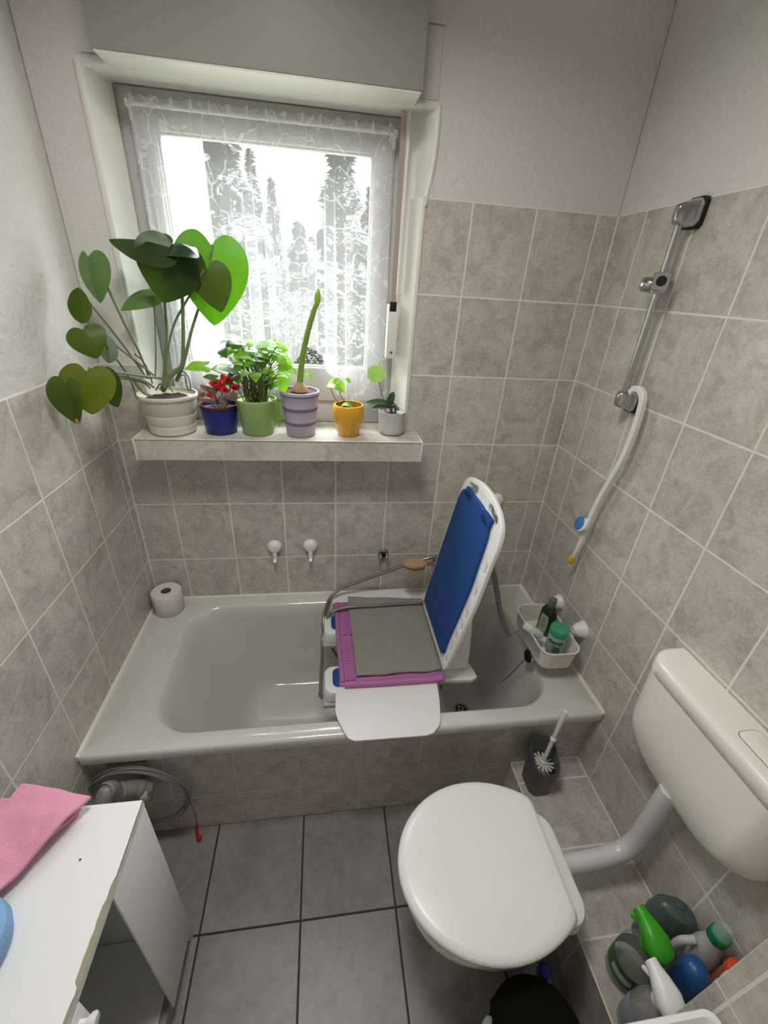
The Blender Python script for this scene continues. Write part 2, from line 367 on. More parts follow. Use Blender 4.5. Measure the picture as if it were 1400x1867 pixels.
# window
win = bpy.data.objects.new('window_1', None); COL.objects.link(win); win.location = (.412, .13, 1.22); win['kind'] = 'structure'
def frame(bm, x0, x1, z0, z1, w, y0, y1, bev=.003, wb=None):
    wb = wb or w
    box(bm, (x0, y0, z0), (x0 + w, y1, z1), bev); box(bm, (x1 - w, y0, z0), (x1, y1, z1), bev)
    box(bm, (x0 + w - .002, y0, z1 - w), (x1 - w + .002, y1, z1), bev); box(bm, (x0 + w - .002, y0, z0), (x1 - w + .002, y1, z0 + wb), bev)
bm = B(); frame(bm, .0185, .8055, 1.218, 2.1095, .045, .105, .170, wb=.085); obj('outer_frame', bm, smooth_white, win)
sash = B(); frame(sash, .052, .772, 1.30, 2.082, .062, .092, .150, wb=.115); sash = obj('sash', sash, smooth_white, win)
bm = B(); frame(bm, .108, .716, 1.409, 2.026, .012, .100, .118); obj('glazing_bead', bm, smooth_white, sash)
gm = bpy.data.materials.new('window_glass'); gm.use_nodes = True; nt = gm.node_tree
tr = nt.nodes.new('ShaderNodeBsdfTransparent'); gl = nt.nodes.new('ShaderNodeBsdfGlossy'); gl.inputs['Roughness'].default_value = 0.02
mx = nt.nodes.new('ShaderNodeMixShader'); mx.inputs[0].default_value = 0.06; nt.links.new(tr.outputs[0], mx.inputs[1]); nt.links.new(gl.outputs[0], mx.inputs[2]); nt.links.new(mx.outputs[0], nt.nodes['Material Output'].inputs[0])
bm = B(); box(bm, (.110, .118, 1.41), (.714, .122, 2.024)); obj('glass_pane', bm, gm, sash)
# joints of silicone round the tub
RZ, TF = 0.4803, -0.6788
bm = B()
tube(bm, [(XL + .002, TF - .002, RZ), (XL + .002, -.002, RZ)], .010, 8, 0); tube(bm, [(XR - .002, TF - .002, RZ), (XR - .002, -.002, RZ)], .009, 8, 0); tube(bm, [(XL, -.002, RZ), (XR, -.002, RZ)], .006, 8, 0)
tube(bm, [(XR, 0, RZ), (XR, 0, ZR)], .0032, 8, 0); tube(bm, [(XL, 0, RZ), (XL, 0, 1.4196)], .0032, 8, 0)
struct('trim_7', bm, grout_white)
# tiled apron, ledge and pilaster
bm = B(); box(bm, (XL, -.649, 0), (XR, -.615, .4395)); struct('trim_8', bm, t_apron, smooth=False)
LZ, LX, LY = 0.20, 1.212, -1.307
bm = B(); box(bm, (LX, LY - .6, 0), (XR, -.649, LZ - .001)); 
for f in bm.faces: f.material_index = 0
struct('trim_9', bm, t_ledge, smooth=False)
bm = B(); tube(bm, [(LX, LY, LZ - .001), (LX, -.650, LZ - .001)], .0028, 8, 0); tube(bm, [(LX, -.651, LZ), (XR, -.651, LZ)], .003, 8, 0); tube(bm, [(XR - .001, -.651, LZ), (XR - .001, LY, LZ)], .003, 8, 0)
struct('trim_10', bm, grout_white)
bm = B(); box(bm, (LX, Y0, 0), (XR, LY, 1.20), .002); struct('trim_11', bm, [t_right], smooth=False)

# ------------------------------------------------------------------ outside the window
def conifer(name, x, y, h, r, label, z0=-.6, seed=0, cat='tree', group='trees beyond the window', dens=5200):
    t = thing(name, (x, y, z0), label, cat, group); rd = random.Random(seed)
    bm = B(); lathe(bm, [(0, 0), (r * .07, 0), (r * .05, h * .5), (.02, h * .97), (0, h)], (x, y, z0), n=8); obj('trunk', bm, mat('bark', (60, 55, 50), .9), t)
    bm = B()
    for i in range(dens):
        k = rd.random() ** 0.75; zz = h * (0.06 + 0.93 * (1 - k)); rr = r * (k * .95 + .05) * (0.35 + .65 * rd.random() ** .5) * (0.8 + 0.25 * math.sin(zz * 5.5)); a = rd.random() * 2 * PI
        c = V((x + rr * math.cos(a), y + rr * math.sin(a), z0 + zz - rr * .22)); s = (.07 + .14 * rd.random()) * (r / 1.6 + .35)
        o = V((math.cos(a), math.sin(a), -.35)); w = V((-math.sin(a), math.cos(a), rd.uniform(-.4, .4)))
        vs = [bm.verts.new(c + o * s), bm.verts.new(c + w * s * .4), bm.verts.new(c - w * s * .4 + V((0, 0, -.25 * s)))]
        bm.faces.new(vs)
    obj('foliage', bm, mat('needles', (34, 41, 36), .8), t, smooth=False)
def outp(u, v, y): return at(u, v, y=y)
for i, (u, vt, y, r, lab) in enumerate((
        (392, 150, 15.5, 2.1, 'tall bushy conifer behind the curtain at the left half of the window'), (455, 262, 18, .95, 'slim conifer seen through the middle left of the window'),
        (624, 190, 15.5, 1.75, 'tall conifer seen through the right half of the window'), (680, 330, 21, 1.5, 'lower conifer at the right edge of the window pane'), (494, 318, 22, 1.0, 'narrow grey conifer rising at the left of the bright sky gap'),
        (545, 400, 27, 1.9, 'short conifer below the bright sky gap in the window'), (338, 200, 22, 2.2, 'conifer half hidden by the left curtain folds'))):
    p = outp(u, vt, y); conifer('conifer_tree', p.x, y, p.z + .6, r, lab, seed=i)
bm = B(); box(bm, (-30, 1.0, -.9), (35, 60, -.6)); tag(obj('garden_ground', bm, mat('pale_ground', (84, 86, 76), .9, var=.25, vscale=1.0)), 'pale wintry garden ground outside the window', 'ground')['kind'] = 'structure'
def shrub(x, y, r, h, label, seed):
    rd = random.Random(seed); bm = B()
    for i in range(2600):
        a = rd.random() * 2 * PI; e = rd.random(); rr = r * math.sqrt(rd.random()); zz = h * e * math.sqrt(max(0, 1 - (rr / r) ** 2)) + .03
        c = V((x + rr * math.cos(a), y + rr * math.sin(a), -.6 + zz)); s = .05 + .07 * rd.random(); d = V((rd.uniform(-1, 1), rd.uniform(-1, 1), rd.uniform(-1, 1))).normalized(); w = basis(d)[0]
        bm.faces.new([bm.verts.new(c + d * s), bm.verts.new(c + w * s * .6), bm.verts.new(c - w * s * .6)])
    tag(obj('garden_shrub', bm, mat('shrub_leaves', (46, 50, 42), .8), smooth=False), label, 'shrub', 'shrubs in the garden')
for i, (u, y, r, h, lab) in enumerate(((352, 12.5, .66, 1.9, 'grey green shrub in the garden low behind the leaves of the big left plant'), (440, 12.3, .66, 1.7, 'grey green shrub low behind the left part of the curtain'), (545, 12.3, .70, 1.6, 'grey green shrub low behind the middle of the curtain'), (650, 12.5, .70, 2.0, 'grey green shrub low behind the right part of the curtain'))):
    p = outp(u, 600, y); shrub(p.x, y, r, h, lab, i + 40)
hp = outp(688, 385, 27); ho = thing('neighbour_house', (hp.x + 2.0, 28, -.6), 'house with a red roof at the right edge of the window view', 'house')
bm = B(); box(bm, (hp.x + .05, 27, -.6), (hp.x + 6, 31, hp.z - .5)); hw = obj('wall', bm, mat('house_render', (130, 128, 126), .9), ho)
bm = B(); box(bm, (hp.x + .6, 26.97, .8), (hp.x + 1.6, 27.02, 1.9)); obj('window', bm, mat('house_window', (70, 76, 84), .2), hw)
bm = B(); loft(bm, [[(hp.x - .3, 26.6, hp.z - .55), (hp.x + 6.2, 26.6, hp.z - .55), (hp.x + 6.2, 26.6, hp.z - .4), (hp.x - .3, 26.6, hp.z - .4)], [(hp.x - .3, 29, hp.z + .9), (hp.x + 6.2, 29, hp.z + .9), (hp.x + 6.2, 29, hp.z + 1.05), (hp.x - .3, 29, hp.z + 1.05)]]); obj('roof', bm, mat('red_roof', (128, 34, 32), .8), ho)
hq = outp(300, 250, 8); bm = B(); box(bm, (hq.x - 1.6, 8, -.6), (outp(330, 400, 8).x, 10.5, hq.z + 2)); tag(obj('white_garden_building', bm, mat('bright_render', (150, 150, 148), .9)), 'plain white building edge at the left of the window view', 'building')

# ------------------------------------------------------------------ curtain and its rod
rod = thing('curtain_rod', (.41, .076, 2.066), 'thin white curtain rod across the top of the window sash', 'curtain rod')
bm = B(); tube(bm, [(.055, .074, 2.066), (.770, .074, 2.066)], .0045, 10, 0); obj('rod', bm, white_pl, rod)
for x in (.052, .762):
    bm = B(); box(bm, (x, .070, 2.058), (x + .012, .0925, 2.075), .002); box(bm, (x + .001, .086, 2.035), (x + .011, .0925, 2.062), .002); obj('bracket', bm, white_pl, rod)
cm = bpy.data.materials.new('sheer_lace'); cm.use_nodes = True; nt = cm.node_tree; L = nt.links
tc = nt.nodes.new('ShaderNodeTexCoord')
uvn = nt.nodes.new('ShaderNodeUVMap')
ns = nt.nodes.new('ShaderNodeTexNoise'); ns.inputs['Scale'].default_value = 9; L.new(uvn.outputs[0], ns.inputs['Vector'])
mxv = nt.nodes.new('ShaderNodeMix'); mxv.data_type = 'VECTOR'; mxv.inputs[0].default_value = .10; L.new(uvn.outputs[0], mxv.inputs[4]); L.new(ns.outputs['Color'], mxv.inputs[5])
vo = nt.nodes.new('ShaderNodeTexVoronoi'); vo.feature = 'DISTANCE_TO_EDGE'; vo.inputs['Scale'].default_value = 9; L.new(mxv.outputs[1], vo.inputs['Vector'])
vine = mth(nt, 'LESS_THAN', vo.outputs['Distance'], .022)
v2 = nt.nodes.new('ShaderNodeTexVoronoi'); v2.inputs['Scale'].default_value = 24; L.new(mxv.outputs[1], v2.inputs['Vector'])
sepc = nt.nodes.new('ShaderNodeSeparateColor'); L.new(v2.outputs['Color'], sepc.inputs[0])
lf = mth(nt, 'MULTIPLY', mth(nt, 'LESS_THAN', v2.outputs['Distance'], .27), mth(nt, 'LESS_THAN', sepc.outputs[0], .38))
pat = mth(nt, 'MAXIMUM', mth(nt, 'MULTIPLY', vine, .75), lf)
fac = mth(nt, 'ADD', mth(nt, 'MULTIPLY', pat, .34), .30)
df = nt.nodes.new('ShaderNodeBsdfDiffuse'); df.inputs[0].default_value = (.86, .87, .88, 1); tl = nt.nodes.new('ShaderNodeBsdfTranslucent'); tl.inputs[0].default_value = (.84, .86, .88, 1)
m1 = nt.nodes.new('ShaderNodeMixShader'); m1.inputs[0].default_value = .22; L.new(df.outputs[0], m1.inputs[1]); L.new(tl.outputs[0], m1.inputs[2])
tr = nt.nodes.new('ShaderNodeBsdfTransparent'); m2 = nt.nodes.new('ShaderNodeMixShader'); L.new(fac, m2.inputs[0]); L.new(tr.outputs[0], m2.inputs[1]); L.new(m1.outputs[0], m2.inputs[2]); L.new(m2.outputs[0], nt.nodes['Material Output'].inputs[0])
CX0, CX1 = .062, .758
def chem(x):    # lower edge: scalloped, lifted in the middle, long at the right
    s = (x - CX0) / (CX1 - CX0)
    z = 1.33
    if .52 < s < .78: z = 1.33 + .15 * math.sin((s - .52) / .26 * PI) ** .8
    if s > .78: z = 1.33 - .035 * math.sin((s - .78) / .22 * PI)
    return z + .010 * abs(math.sin(s * 42))
bm = B(); NU, NV = 520, 40
def cfn(u, v):
    g = min(1, .25 + v * 1.6); ph = u * 2 * PI * 13 + 2.2 * math.sin(u * 11) + .5 * v * math.sin(u * 23)
    am = .55 + .45 * math.sin(u * 17 + 1.3)
    x = CX0 + (CX1 - CX0) * u + g * .0105 * am * math.sin(2 * ph); zt = 2.083 - .006 * abs(math.sin(u * 60)); zb = chem(CX0 + (CX1 - CX0) * u); z = zt + (zb - zt) * v
    y = .060 + g * .0085 * (math.cos(ph) * (.5 + .5 * am) + .25 * math.sin(u * 90 + v * 2)) + .002 * nz((x * 14, z * 9, 0))
    flare = max(0, (u - .72) / .28); x2 = x + .02 * flare * v * v
    y -= .045 * flare * v ** 3 * (1 - .6 * max(0, u - .93) / .07) + .012 * v * v
    return (x2, y, z)
grid(bm, cfn, NU, NV)
uvl = bm.loops.layers.uv.new('UVMap'); bm.verts.index_update()
for f in bm.faces:
    for l in f.loops:
        i = l.vert.index; uu, vv = (i // (NV + 1)) / NU, (i % (NV + 1)) / NV; l[uvl].uv = (uu * 1.25, vv)
co = thing('sheer_curtain', (.41, .06, 2.066), 'white sheer lace curtain with vine pattern hanging in front of the window', 'curtain')
obj('cloth', bm, cm, co, ang=180)
for k in range(15):
    x = CX0 + .008 + (CX1 - CX0 - .016) * k / 14; bm = B(); tube(bm, [(x, .058, 2.06), (x + .002, .066, 2.083), (x, .080, 2.080), (x, .084, 2.062)], .0034, 6, 4); obj('hanging_loop', bm, cm, co)

# ------------------------------------------------------------------ shutter strap and its winder
st = thing('shutter_strap', (.786, .045, 1.8), 'narrow pinkish woven belt running from the shutter box to its winder', 'strap')
bm = B(); loft(bm, [[(.776 + dx, .030 + dy, z) for dx, dy in ((0, 0), (.016, .0), (.016, .002), (0, .002))] for z in (1.64, 1.9, 2.107)]); obj('belt', bm, mat('strap_weave', (176, 158, 150), .8, bump=.4, bscale=300), st, smooth=False)
bm = B(); box(bm, (.796, .034, 1.66), (.8035, .060, 2.107), .001); obj('guide_strip', bm, panel_white, st)
wd = thing('strap_winder', (.788, .05, 1.56), 'slim white belt winder box with a dark slot on the right window reveal', 'strap winder')
bm = B(); box(bm, (.770, .028, 1.465), (.804, .070, 1.632), .003); obj('housing', bm, panel_white, wd)
bm = B(); box(bm, (.774, .0265, 1.612), (.796, .034, 1.640), .001); obj('belt_inlet', bm, black_pl, wd)
bm = B(); cyl(bm, (.787, .0285, 1.485), .004, .0025, (0, -1, 0), 12); obj('screw', bm, grey_dk, wd)

# ------------------------------------------------------------------ bathtub
tub = thing('bathtub', (.667, -.34, 0), 'white enamel built-in bathtub between the tiled walls under the window', 'bathtub')
X0, X1, Yb = XL + .0015, XR - .0015, -.0015
def rg(x0, x1, y0, y1, r, z): return [(x, y, z) for x, y in rrect(x0, x1, y0, y1, r, 10)]
rings = [rg(X0, X1, TF + .012, Yb, .004, .4405), rg(X0, X1, TF + .003, Yb, .004, .441), rg(X0, X1, TF, Yb, .004, .446), rg(X0, X1, TF, Yb, .004, .470), rg(X0, X1, TF + .003, Yb, .006, .477), rg(X0 + .001, X1 - .001, TF + .010, Yb, .012, RZ),
         rg(.010, 1.338, -.632, -.056, .14, RZ), rg(.018, 1.333, -.627, -.062, .135, RZ - .002), rg(.030, 1.327, -.620, -.069, .13, RZ - .010)]
for k in range(1, 9):
    t = k / 8.0; z = .470 + (.098 - .470) * t
    e = t ** 1.25
    rings.append(rg(.030 + .210 * (t * .8 + .2 * t * t), 1.327 - .085 * e, -.620 + .085 * e, -.069 - .075 * e, .13 - .02 * t, z))
x0, x1, y0, y1 = .240, 1.242, -.535, -.144
rings += [rg(x0 + .035, x1 - .010, y0 + .010, y1 - .010, .11, .090), rg(x0 + .09, x1 - .025, y0 + .025, y1 - .025, .10, .085), rg(x0 + .28, x1 - .2, y0 + .12, y1 - .12, .05, .081)]
bm = B(); loft(bm, rings, False, True); obj('basin', bm, enamel, tub, ang=60)
dc = at(840, 1292, z=.086)
bm = B(); lathe(bm, [(0, 0), (.034, 0), (.034, .002), (.030, .0045), (.024, .004), (.022, .001), (0, .001)], (dc.x, dc.y, .083)); dr = obj('drain', bm, chrome, tub)
bm = B(); cyl(bm, (dc.x, dc.y, .0845), .0215, .0012); obj('drain_hole', bm, black_pl, dr)
bm = B()
for a in range(4):
    cyl(bm, (dc.x + .011 * math.cos(a * PI / 2 + .4), dc.y + .011 * math.sin(a * PI / 2 + .4), .0852), .006, .0012, n=10)
obj('strainer', bm, chrome, dr)
oc = at(962, 1196, x=1.292); 
bm = B(); cyl(bm, (1.305, oc.y, oc.z), .027, .012, (-1, 0, .12), 24, .003); ov = obj('overflow_rosette', bm, chrome, tub)
bm = B(); cyl(bm, (1.2935, oc.y, oc.z + .001), .023, .004, (-1, 0, .12), 20, .001); obj('overflow_opening', bm, black_pl, ov)
e1 = at(916, 1243, x=1.25); bm = B(); tube(bm, [(1.288, oc.y - .004, oc.z), (1.275, (oc.y + e1.y) / 2 - .004, (oc.z + e1.z) / 2 + .012), (1.252, e1.y, e1.z)], .0016, 6); obj('plug_cord', bm, black_pl, tub)

# ------------------------------------------------------------------ bath lift
lift = thing('bath_lift', (.78, -.31, .082), 'white bath lift chair with blue backrest cover and purple seat standing in the tub', 'bath lift')
purple = mat('seat_cover_purple', (172, 106, 160), .6); navy = mat('backrest_navy', (10, 64, 130), .65, bump=.1, bscale=400)
lw = mat('lift_white', (226, 227, 224), .38)
bm = B(); box(bm, (.600, -.508, .474), (.962, -.092, .490), .006); obj('seat', bm, lw, lift)
bm = B(); box(bm, (.600, -.512, .489), (.958, -.090, .500), .005)
for k in range(2):
    y0, y1 = (-.495, -.30) if k == 0 else (-.285, -.10)
    box(bm, (.624, y0, .499), (.629, y1, .504), .001); box(bm, (.650, y0, .499), (.655, y1, .504), .001); box(bm, (.624, y0, .499), (.655, y0 + .005, .504), .001)
    n = 12
    for i in range(n): box(bm, (.633, y0 + .012 + (y1 - y0 - .02) * i / n, .499), (.646, y0 + .020 + (y1 - y0 - .02) * i / n, .5025), .001)
tube(bm, [(.618, -.510, .499), (.75, -.5125, .500), (.945, -.512, .500)], .0115, 12); tube(bm, [(.612, -.50, .499), (.604, -.3, .499), (.602, -.10, .499)], .009, 10)
sphere(bm, (.950, -.508, .502), .015, (1.1, 1, .8)); obj('seat_cover', bm, purple, lift)
flap = [(.590, -.512), (.586, -.60), (.592, -.628), (.612, -.676), (.622, -.694), (.640, -.702), (.855, -.704), (.880, -.698), (.903, -.676), (.912, -.655), (.926, -.585), (.934, -.512)]
bm = plate([flap], .006, .002, lambda a, b, c: V((a, b, .4885 + c))); obj('side_flap', bm, lw, lift)
bm = plate([[(a, -.088 + (-.088 - .430) * 0 + (-(b + .512)) * .40) for a, b in flap]], .006, .002, lambda a, b, c: V((a, b, .4885 + c))); obj('side_flap', bm, lw, lift)
TI = .18; nb = V((-1, 0, TI)).normalized()
def bk(y, z, c): return V((.955 + (z - .5) * TI, y, z)) + nb * c
def curve2(pts, k=6): return [tuple(q[:2]) for q in spline([(a, b, 0) for a, b in pts], k)]
top = curve2([(-.150, 1.0), (-.150, 1.055), (-.163, 1.095), (-.20, 1.118), (-.27, 1.134), (-.34, 1.139), (-.41, 1.132), (-.47, 1.113), (-.505, 1.085), (-.519, 1.04), (-.520, .98)])
side1 = [(-.528, .85), (-.520, .70), (-.514, .62), (-.512, .555), (-.500, .535)]; side2 = [(-.180, .535), (-.168, .56), (-.160, .66), (-.146, .80), (-.146, .92)]
def slot(cy, cz, w, h, ang=0, n=6):
    r = min(w, h) / 2; o = []
    for (x, y) in rrect(-w / 2, w / 2, -h / 2, h / 2, r * .95, n):
        o.append((cy + x * math.cos(ang) - y * math.sin(ang), cz + x * math.sin(ang) + y * math.cos(ang)))
    return o
holes = [slot(-.238, 1.098, .090, .034, -.20), slot(-.425, 1.098, .090, .034, .20)]
for z in (.575, .628, .68, .73, .78, .865, .955): holes.append(slot(-.4965 - (.010 if z > .7 else 0), z, .013, .036, 0)); holes.append(slot(-.174 + (.008 if z > .7 else 0), z, .011, .036, 0))
bm = plate([top + side1 + side2] + holes, .014, .003, lambda a, b, c: bk(a, b, c)); br = obj('backrest', bm, lw, lift)
bm = plate([curve2([(-.176, .985), (-.177, 1.035), (-.190, 1.066), (-.235, 1.082), (-.33, 1.090), (-.405, 1.083), (-.440, 1.064), (-.456, 1.03), (-.462, .98)]) + [(-.476, .86), (-.474, .73), (-.470, .64), (-.474, .585), (-.464, .575), (-.196, .575), (-.188, .60), (-.186, .70), (-.178, .82), (-.176, .90)]], .012, .004, lambda a, b, c: bk(a, b, c + .0125)); obj('backrest_cover', bm, navy, lift)
for cy in (-.245, -.415):
    w = .034; bm = B()
    loft(bm, [[bk(cy - w, z, c) for c in (.006, .0185)] + [bk(cy + w, z, c) for c in (.0185, .006)] for z in (1.060, 1.091)]); obj('cover_tab', bm, navy, lift)
bm = B()
def col(z, x0, x1, y0, y1, r): return [(x, y, z) for x, y in rrect(x0, x1, y0, y1, r, 5)]
loft(bm, [col(.478, .985, 1.070, -.455, -.205, .012), col(.55, .985, 1.068, -.452, -.208, .012), col(.70, 1.006, 1.062, -.43, -.23, .012), col(.86, 1.032, 1.052, -.40, -.26, .008), col(.875, 1.036, 1.048, -.39, -.27, .004)]); obj('back_hinge_column', bm, lw, lift)
bm = plate([[(.955, -.495), (1.068, -.502), (1.088, -.490), (1.086, -.47), (1.052, -.30), (1.086, -.15), (1.07, -.12), (.955, -.12)]], .018, .003, lambda a, b, c: V((a, b, .467 + c))); obj('rear_plate', bm, lw, lift)
for y0, y1 in ((-.530, -.412), (-.262, -.142)):
    ym = (y0 + y1) / 2
    bm = B(); loft(bm, [[(x, y, z) for x, y in rrect(.549 + i, .640, y0 + i, y1 - i, (.003, .028, .028, .003), 6)] for z, i in ((.436, .006), (.440, .0), (.474, .0), (.484, .004), (.488, .012))]); cp = obj('front_corner_cap', bm, lw, lift)
    bm = B(); loft(bm, [[(x, y, z) for x, y in rrect(.578 + i, .632, y0 + .022 + i, y1 - .018 - i, (.003, .02, .02, .003), 6)] for z, i in ((.486, .0), (.4905, .0), (.492, .004))]); obj('release_cap', bm, navy, cp)
    bm = B(); box(bm, (.545, y0 - .006, .418), (.66, y1, .437), .006); obj('foot_bracket', bm, mat('lift_grey', (176, 176, 170), .45), lift)
bm = B(); box(bm, (.53, -.225, .098), (1.08, -.195, .125), .006); box(bm, (.53, -.455, .098), (1.08, -.425, .125), .006); box(bm, (.56, -.45, .10), (.60, -.20, .12), .005); box(bm, (1.02, -.45, .10), (1.06, -.20, .12), .005); obj('base_frame', bm, lw, lift)
for x in (.555, 1.05):
    for y in (-.21, -.44):
        bm = B(); lathe(bm, [(0, -.012), (.034, -.012), (.026, -.002), (.016, .008), (.014, .02), (0, .02)], (x, y, .0965)); obj('suction_foot', bm, grey_pl, lift)
for y in (-.235, -.415):
    bm = B(); tube(bm, [(.60, y, .115), (.93, y, .465)], .011, 8, 0); obj('scissor_leg', bm, lw, lift)
    bm = B(); tube(bm, [(1.02, y + .02, .115), (.66, y + .02, .465)], .011, 8, 0); obj('scissor_leg', bm, lw, lift)
# grey cloth on the seat
c = [at(634, 1092, z=.508), at(650, 1234, z=.506), at(806, 1222, z=.506), at(768, 1094, z=.508)]
def towel(s, t):
    q = bil(c, s, t); q = V(q); q.z = .5085 + .0035 * nz((q.x, q.y, 1), 16) + (.012 * max(0, (.10 - s) / .10) ** 2 * (1 - t * .75)) + .002 * math.sin(t * 20) * (s > .97)
    q.y += .004 * nz((t * 3, 0, 4), 1.5); return q
bm = B(); grid(bm, towel, 30, 30)
tw = solid(obj('grey_cloth', bm, mat('grey_towelling', (152, 150, 141), .95, bump=.8, bscale=500, var=.2, vscale=300), ang=180), .006, 0)
tag(tw, 'grey cloth laid flat over the purple seat of the bath lift', 'cloth')
# grey spiral cable from the backrest
bm = B(); cabp = [at(895, 1030, y=-.44), at(903, 1062, y=-.43), at(911, 1110, y=-.42), at(919, 1138, y=-.42), at(929, 1158, y=-.42)]
tube(bm, cabp, .0085, 10, 10)
P_ = spline(cabp, 26)
for q, q2 in zip(P_[::2], P_[1::2]): lathe(bm, [(.0085, 0), (.0098, .0012), (.0085, .0026)], q, (q2 - q), 12)
cbl = thing('spiral_cable', cabp[0], 'thick grey coiled cable hanging from the backrest edge of the bath lift', 'cable')
obj('coiled_sleeve', bm, grey_pl, cbl)
bm = B(); tube(bm, [cabp[-1], at(940, 1152, y=-.415), at(952, 1144, y=-.41), at(958, 1143, y=-.40)], .0028, 8); obj('thin_lead', bm, grey_pl, cbl)

# ------------------------------------------------------------------ shower hoses, mixer, brush, wall fittings
hz1 = [at(840, 1012, y=-.055), at(812, 1011, y=-.06), at(780, 1018, y=-.07), at(745, 1028, y=-.06), at(700, 1044, y=-.05), at(655, 1060, y=-.045), at(620, 1074, y=-.05), at(601, 1092, y=-.075), at(592, 1118, y=-.105), at(589, 1145, y=-.15), at(594, 1165, y=-.17), at(606, 1185, y=-.20), at(622, 1208, y=-.23)]
bm = B(); tube(bm, hz1, .0072, 10, 10); tag(obj('shower_hose', bm, steel), 'metal shower hose running from the mixer tap down to the front of the bath lift', 'hose')
hz2 = [at(800, 1098, z=.522), at(778, 1098, z=.525), at(730, 1101, z=.5205), at(690, 1104, z=.5205), at(650, 1106, z=.5215), at(625, 1109, z=.519), at(604, 1117, z=.510), at(594, 1135, z=.47), at(588, 1165, z=.42), at(587, 1200, z=.40), at(585, 1235, z=.42), at(585, 1258, z=.414), at(592, 1266, z=.412)]
bm = B(); tube(bm, hz2, .0065, 10, 10); tag(obj('flexible_cable', bm, mat('cable_grey', (130, 128, 122), .35, metal=.5)), 'grey flexible cable lying across the cloth and looping down at the seat front', 'cable')
mxp = at(812, 1035, y=-.06)
mix = thing('bath_mixer_tap', (mxp.x, -.05, mxp.z), 'chrome bath mixer tap on the wall half hidden behind the backrest', 'tap')
bm = B(); tube(bm, [(mxp.x - .055, -.06, mxp.z - .005), (mxp.x + .11, -.06, mxp.z - .005)], .020, 16, 0); obj('body', bm, chrome, mix)
for dx in (-.02, .10):
    bm = B(); cyl(bm, (mxp.x + dx, -.0015, mxp.z - .005), .030, .012, (0, -1, 0), 20, .003); cyl(bm, (mxp.x + dx, -.005, mxp.z - .005), .013, .055, (0, -1, 0), 16); obj('wall_union', bm, chrome, mix)
bm = B(); tube(bm, [(mxp.x + .02, -.065, mxp.z + .01), (mxp.x + .0, -.10, mxp.z + .045), (mxp.x - .012, -.13, mxp.z + .065)], (.013, .007), 10); obj('lever', bm, chrome, mix)
bm = B(); tube(bm, [(mxp.x + .04, -.075, mxp.z - .015), (mxp.x + .04, -.15, mxp.z - .03), (mxp.x + .04, -.175, mxp.z - .06)], .011, 10); obj('spout', bm, chrome, mix)
# bath brush resting on the mixer
b0, b1 = at(730, 1031, y=-.085), at(782, 1033, y=-.085); ax = (b1 - b0).normalized(); bc = (b0 + b1) / 2
brs = thing('bath_brush', bc, 'wooden bath brush with pale bristles lying on the mixer tap', 'brush')
bm = B(); lathe(bm, [(0, -.010), (.026, -.010), (.0285, -.004), (.0285, .004), (.024, .010), (0, .011)], bc + V((0, 0, .012)), (0, -.25, 1), 24, 1.75, .95, u=(1, 0, 0)); obj('head', bm, mat('brush_wood', (176, 146, 112), .55, var=.2, vscale=60), brs)
bm = B(); lathe(bm, [(.027, -.001), (.028, -.020), (.024, -.024), (0, -.025)], bc + V((0, 0, .003)), (0, -.25, 1), 40, 1.65, .95, u=(1, 0, 0))
obj('bristles', bm, mat('bristles', (206, 182, 140), .9, bump=1, bscale=500, var=.3, vscale=350), brs)
bm = B(); tube(bm, [bc + V((.045, .0, .010)), bc + V((.09, .005, .006)), bc + V((.14, .012, .002))], .008, 10); obj('handle', bm, mat('brush_handle', (128, 98, 72), .5), brs)
# small wall holder for a hand shower
hp_ = at(698, 1010, y=-.002); ho_ = thing('hand_shower_holder', hp_, 'small chrome hand shower holder on the tiles above the tub rim', 'holder')
bm = plate([slot(0, 0, .040, .056)], .010, .002, lambda a, b, c: V((hp_.x + a, -.0055 + c, hp_.z + b))); obj('wall_plate', bm, chrome, ho_)
bm = B(); tube(bm, [hp_ + V((-.012, -.012, .008)), hp_ + V((-.013, -.03, .002)), hp_ + V((-.013, -.032, -.024))], .006, 8); tube(bm, [hp_ + V((.012, -.012, .008)), hp_ + V((.013, -.03, .002)), hp_ + V((.013, -.032, -.024))], .006, 8); obj('fork', bm, chrome, ho_)
bm = B(); cyl(bm, (hp_.x, -.0105, hp_.z + .002), .011, .006, (0, -1, 0), 16); obj('socket', bm, black_pl, ho_)
# suction hooks
def suction_hook(u, v, label):
    q = at(u, v, y=-.002); t = thing('suction_hook', (q.x, -.001, q.z), label, 'hook', 'white suction hooks on the back wall')
    bm = B(); lathe(bm, [(0, .022), (.013, .022), (.021, .019), (.026, .012), (.029, .004), (.029, 0), (0, 0)], (q.x, -.001, q.z), (0, -1, 0), 28); obj('suction_knob', bm, white_pl, t)
    bm = B(); box(bm, (q.x - .008, -.022, q.z - .054), (q.x + .008, -.014, q.z - .018), .003); tube(bm, [(q.x, -.018, q.z - .048), (q.x, -.028, q.z - .058), (q.x, -.036, q.z - .050)], .006, 8); obj('hook', bm, white_pl, t)
    return t
suction_hook(501, 996, 'white suction hook on the back wall tiles, first from the left'); suction_hook(566, 994, 'white suction hook on the back wall tiles, second from the left'); suction_hook(905, 911, 'white suction hook mostly hidden behind the top of the blue backrest')
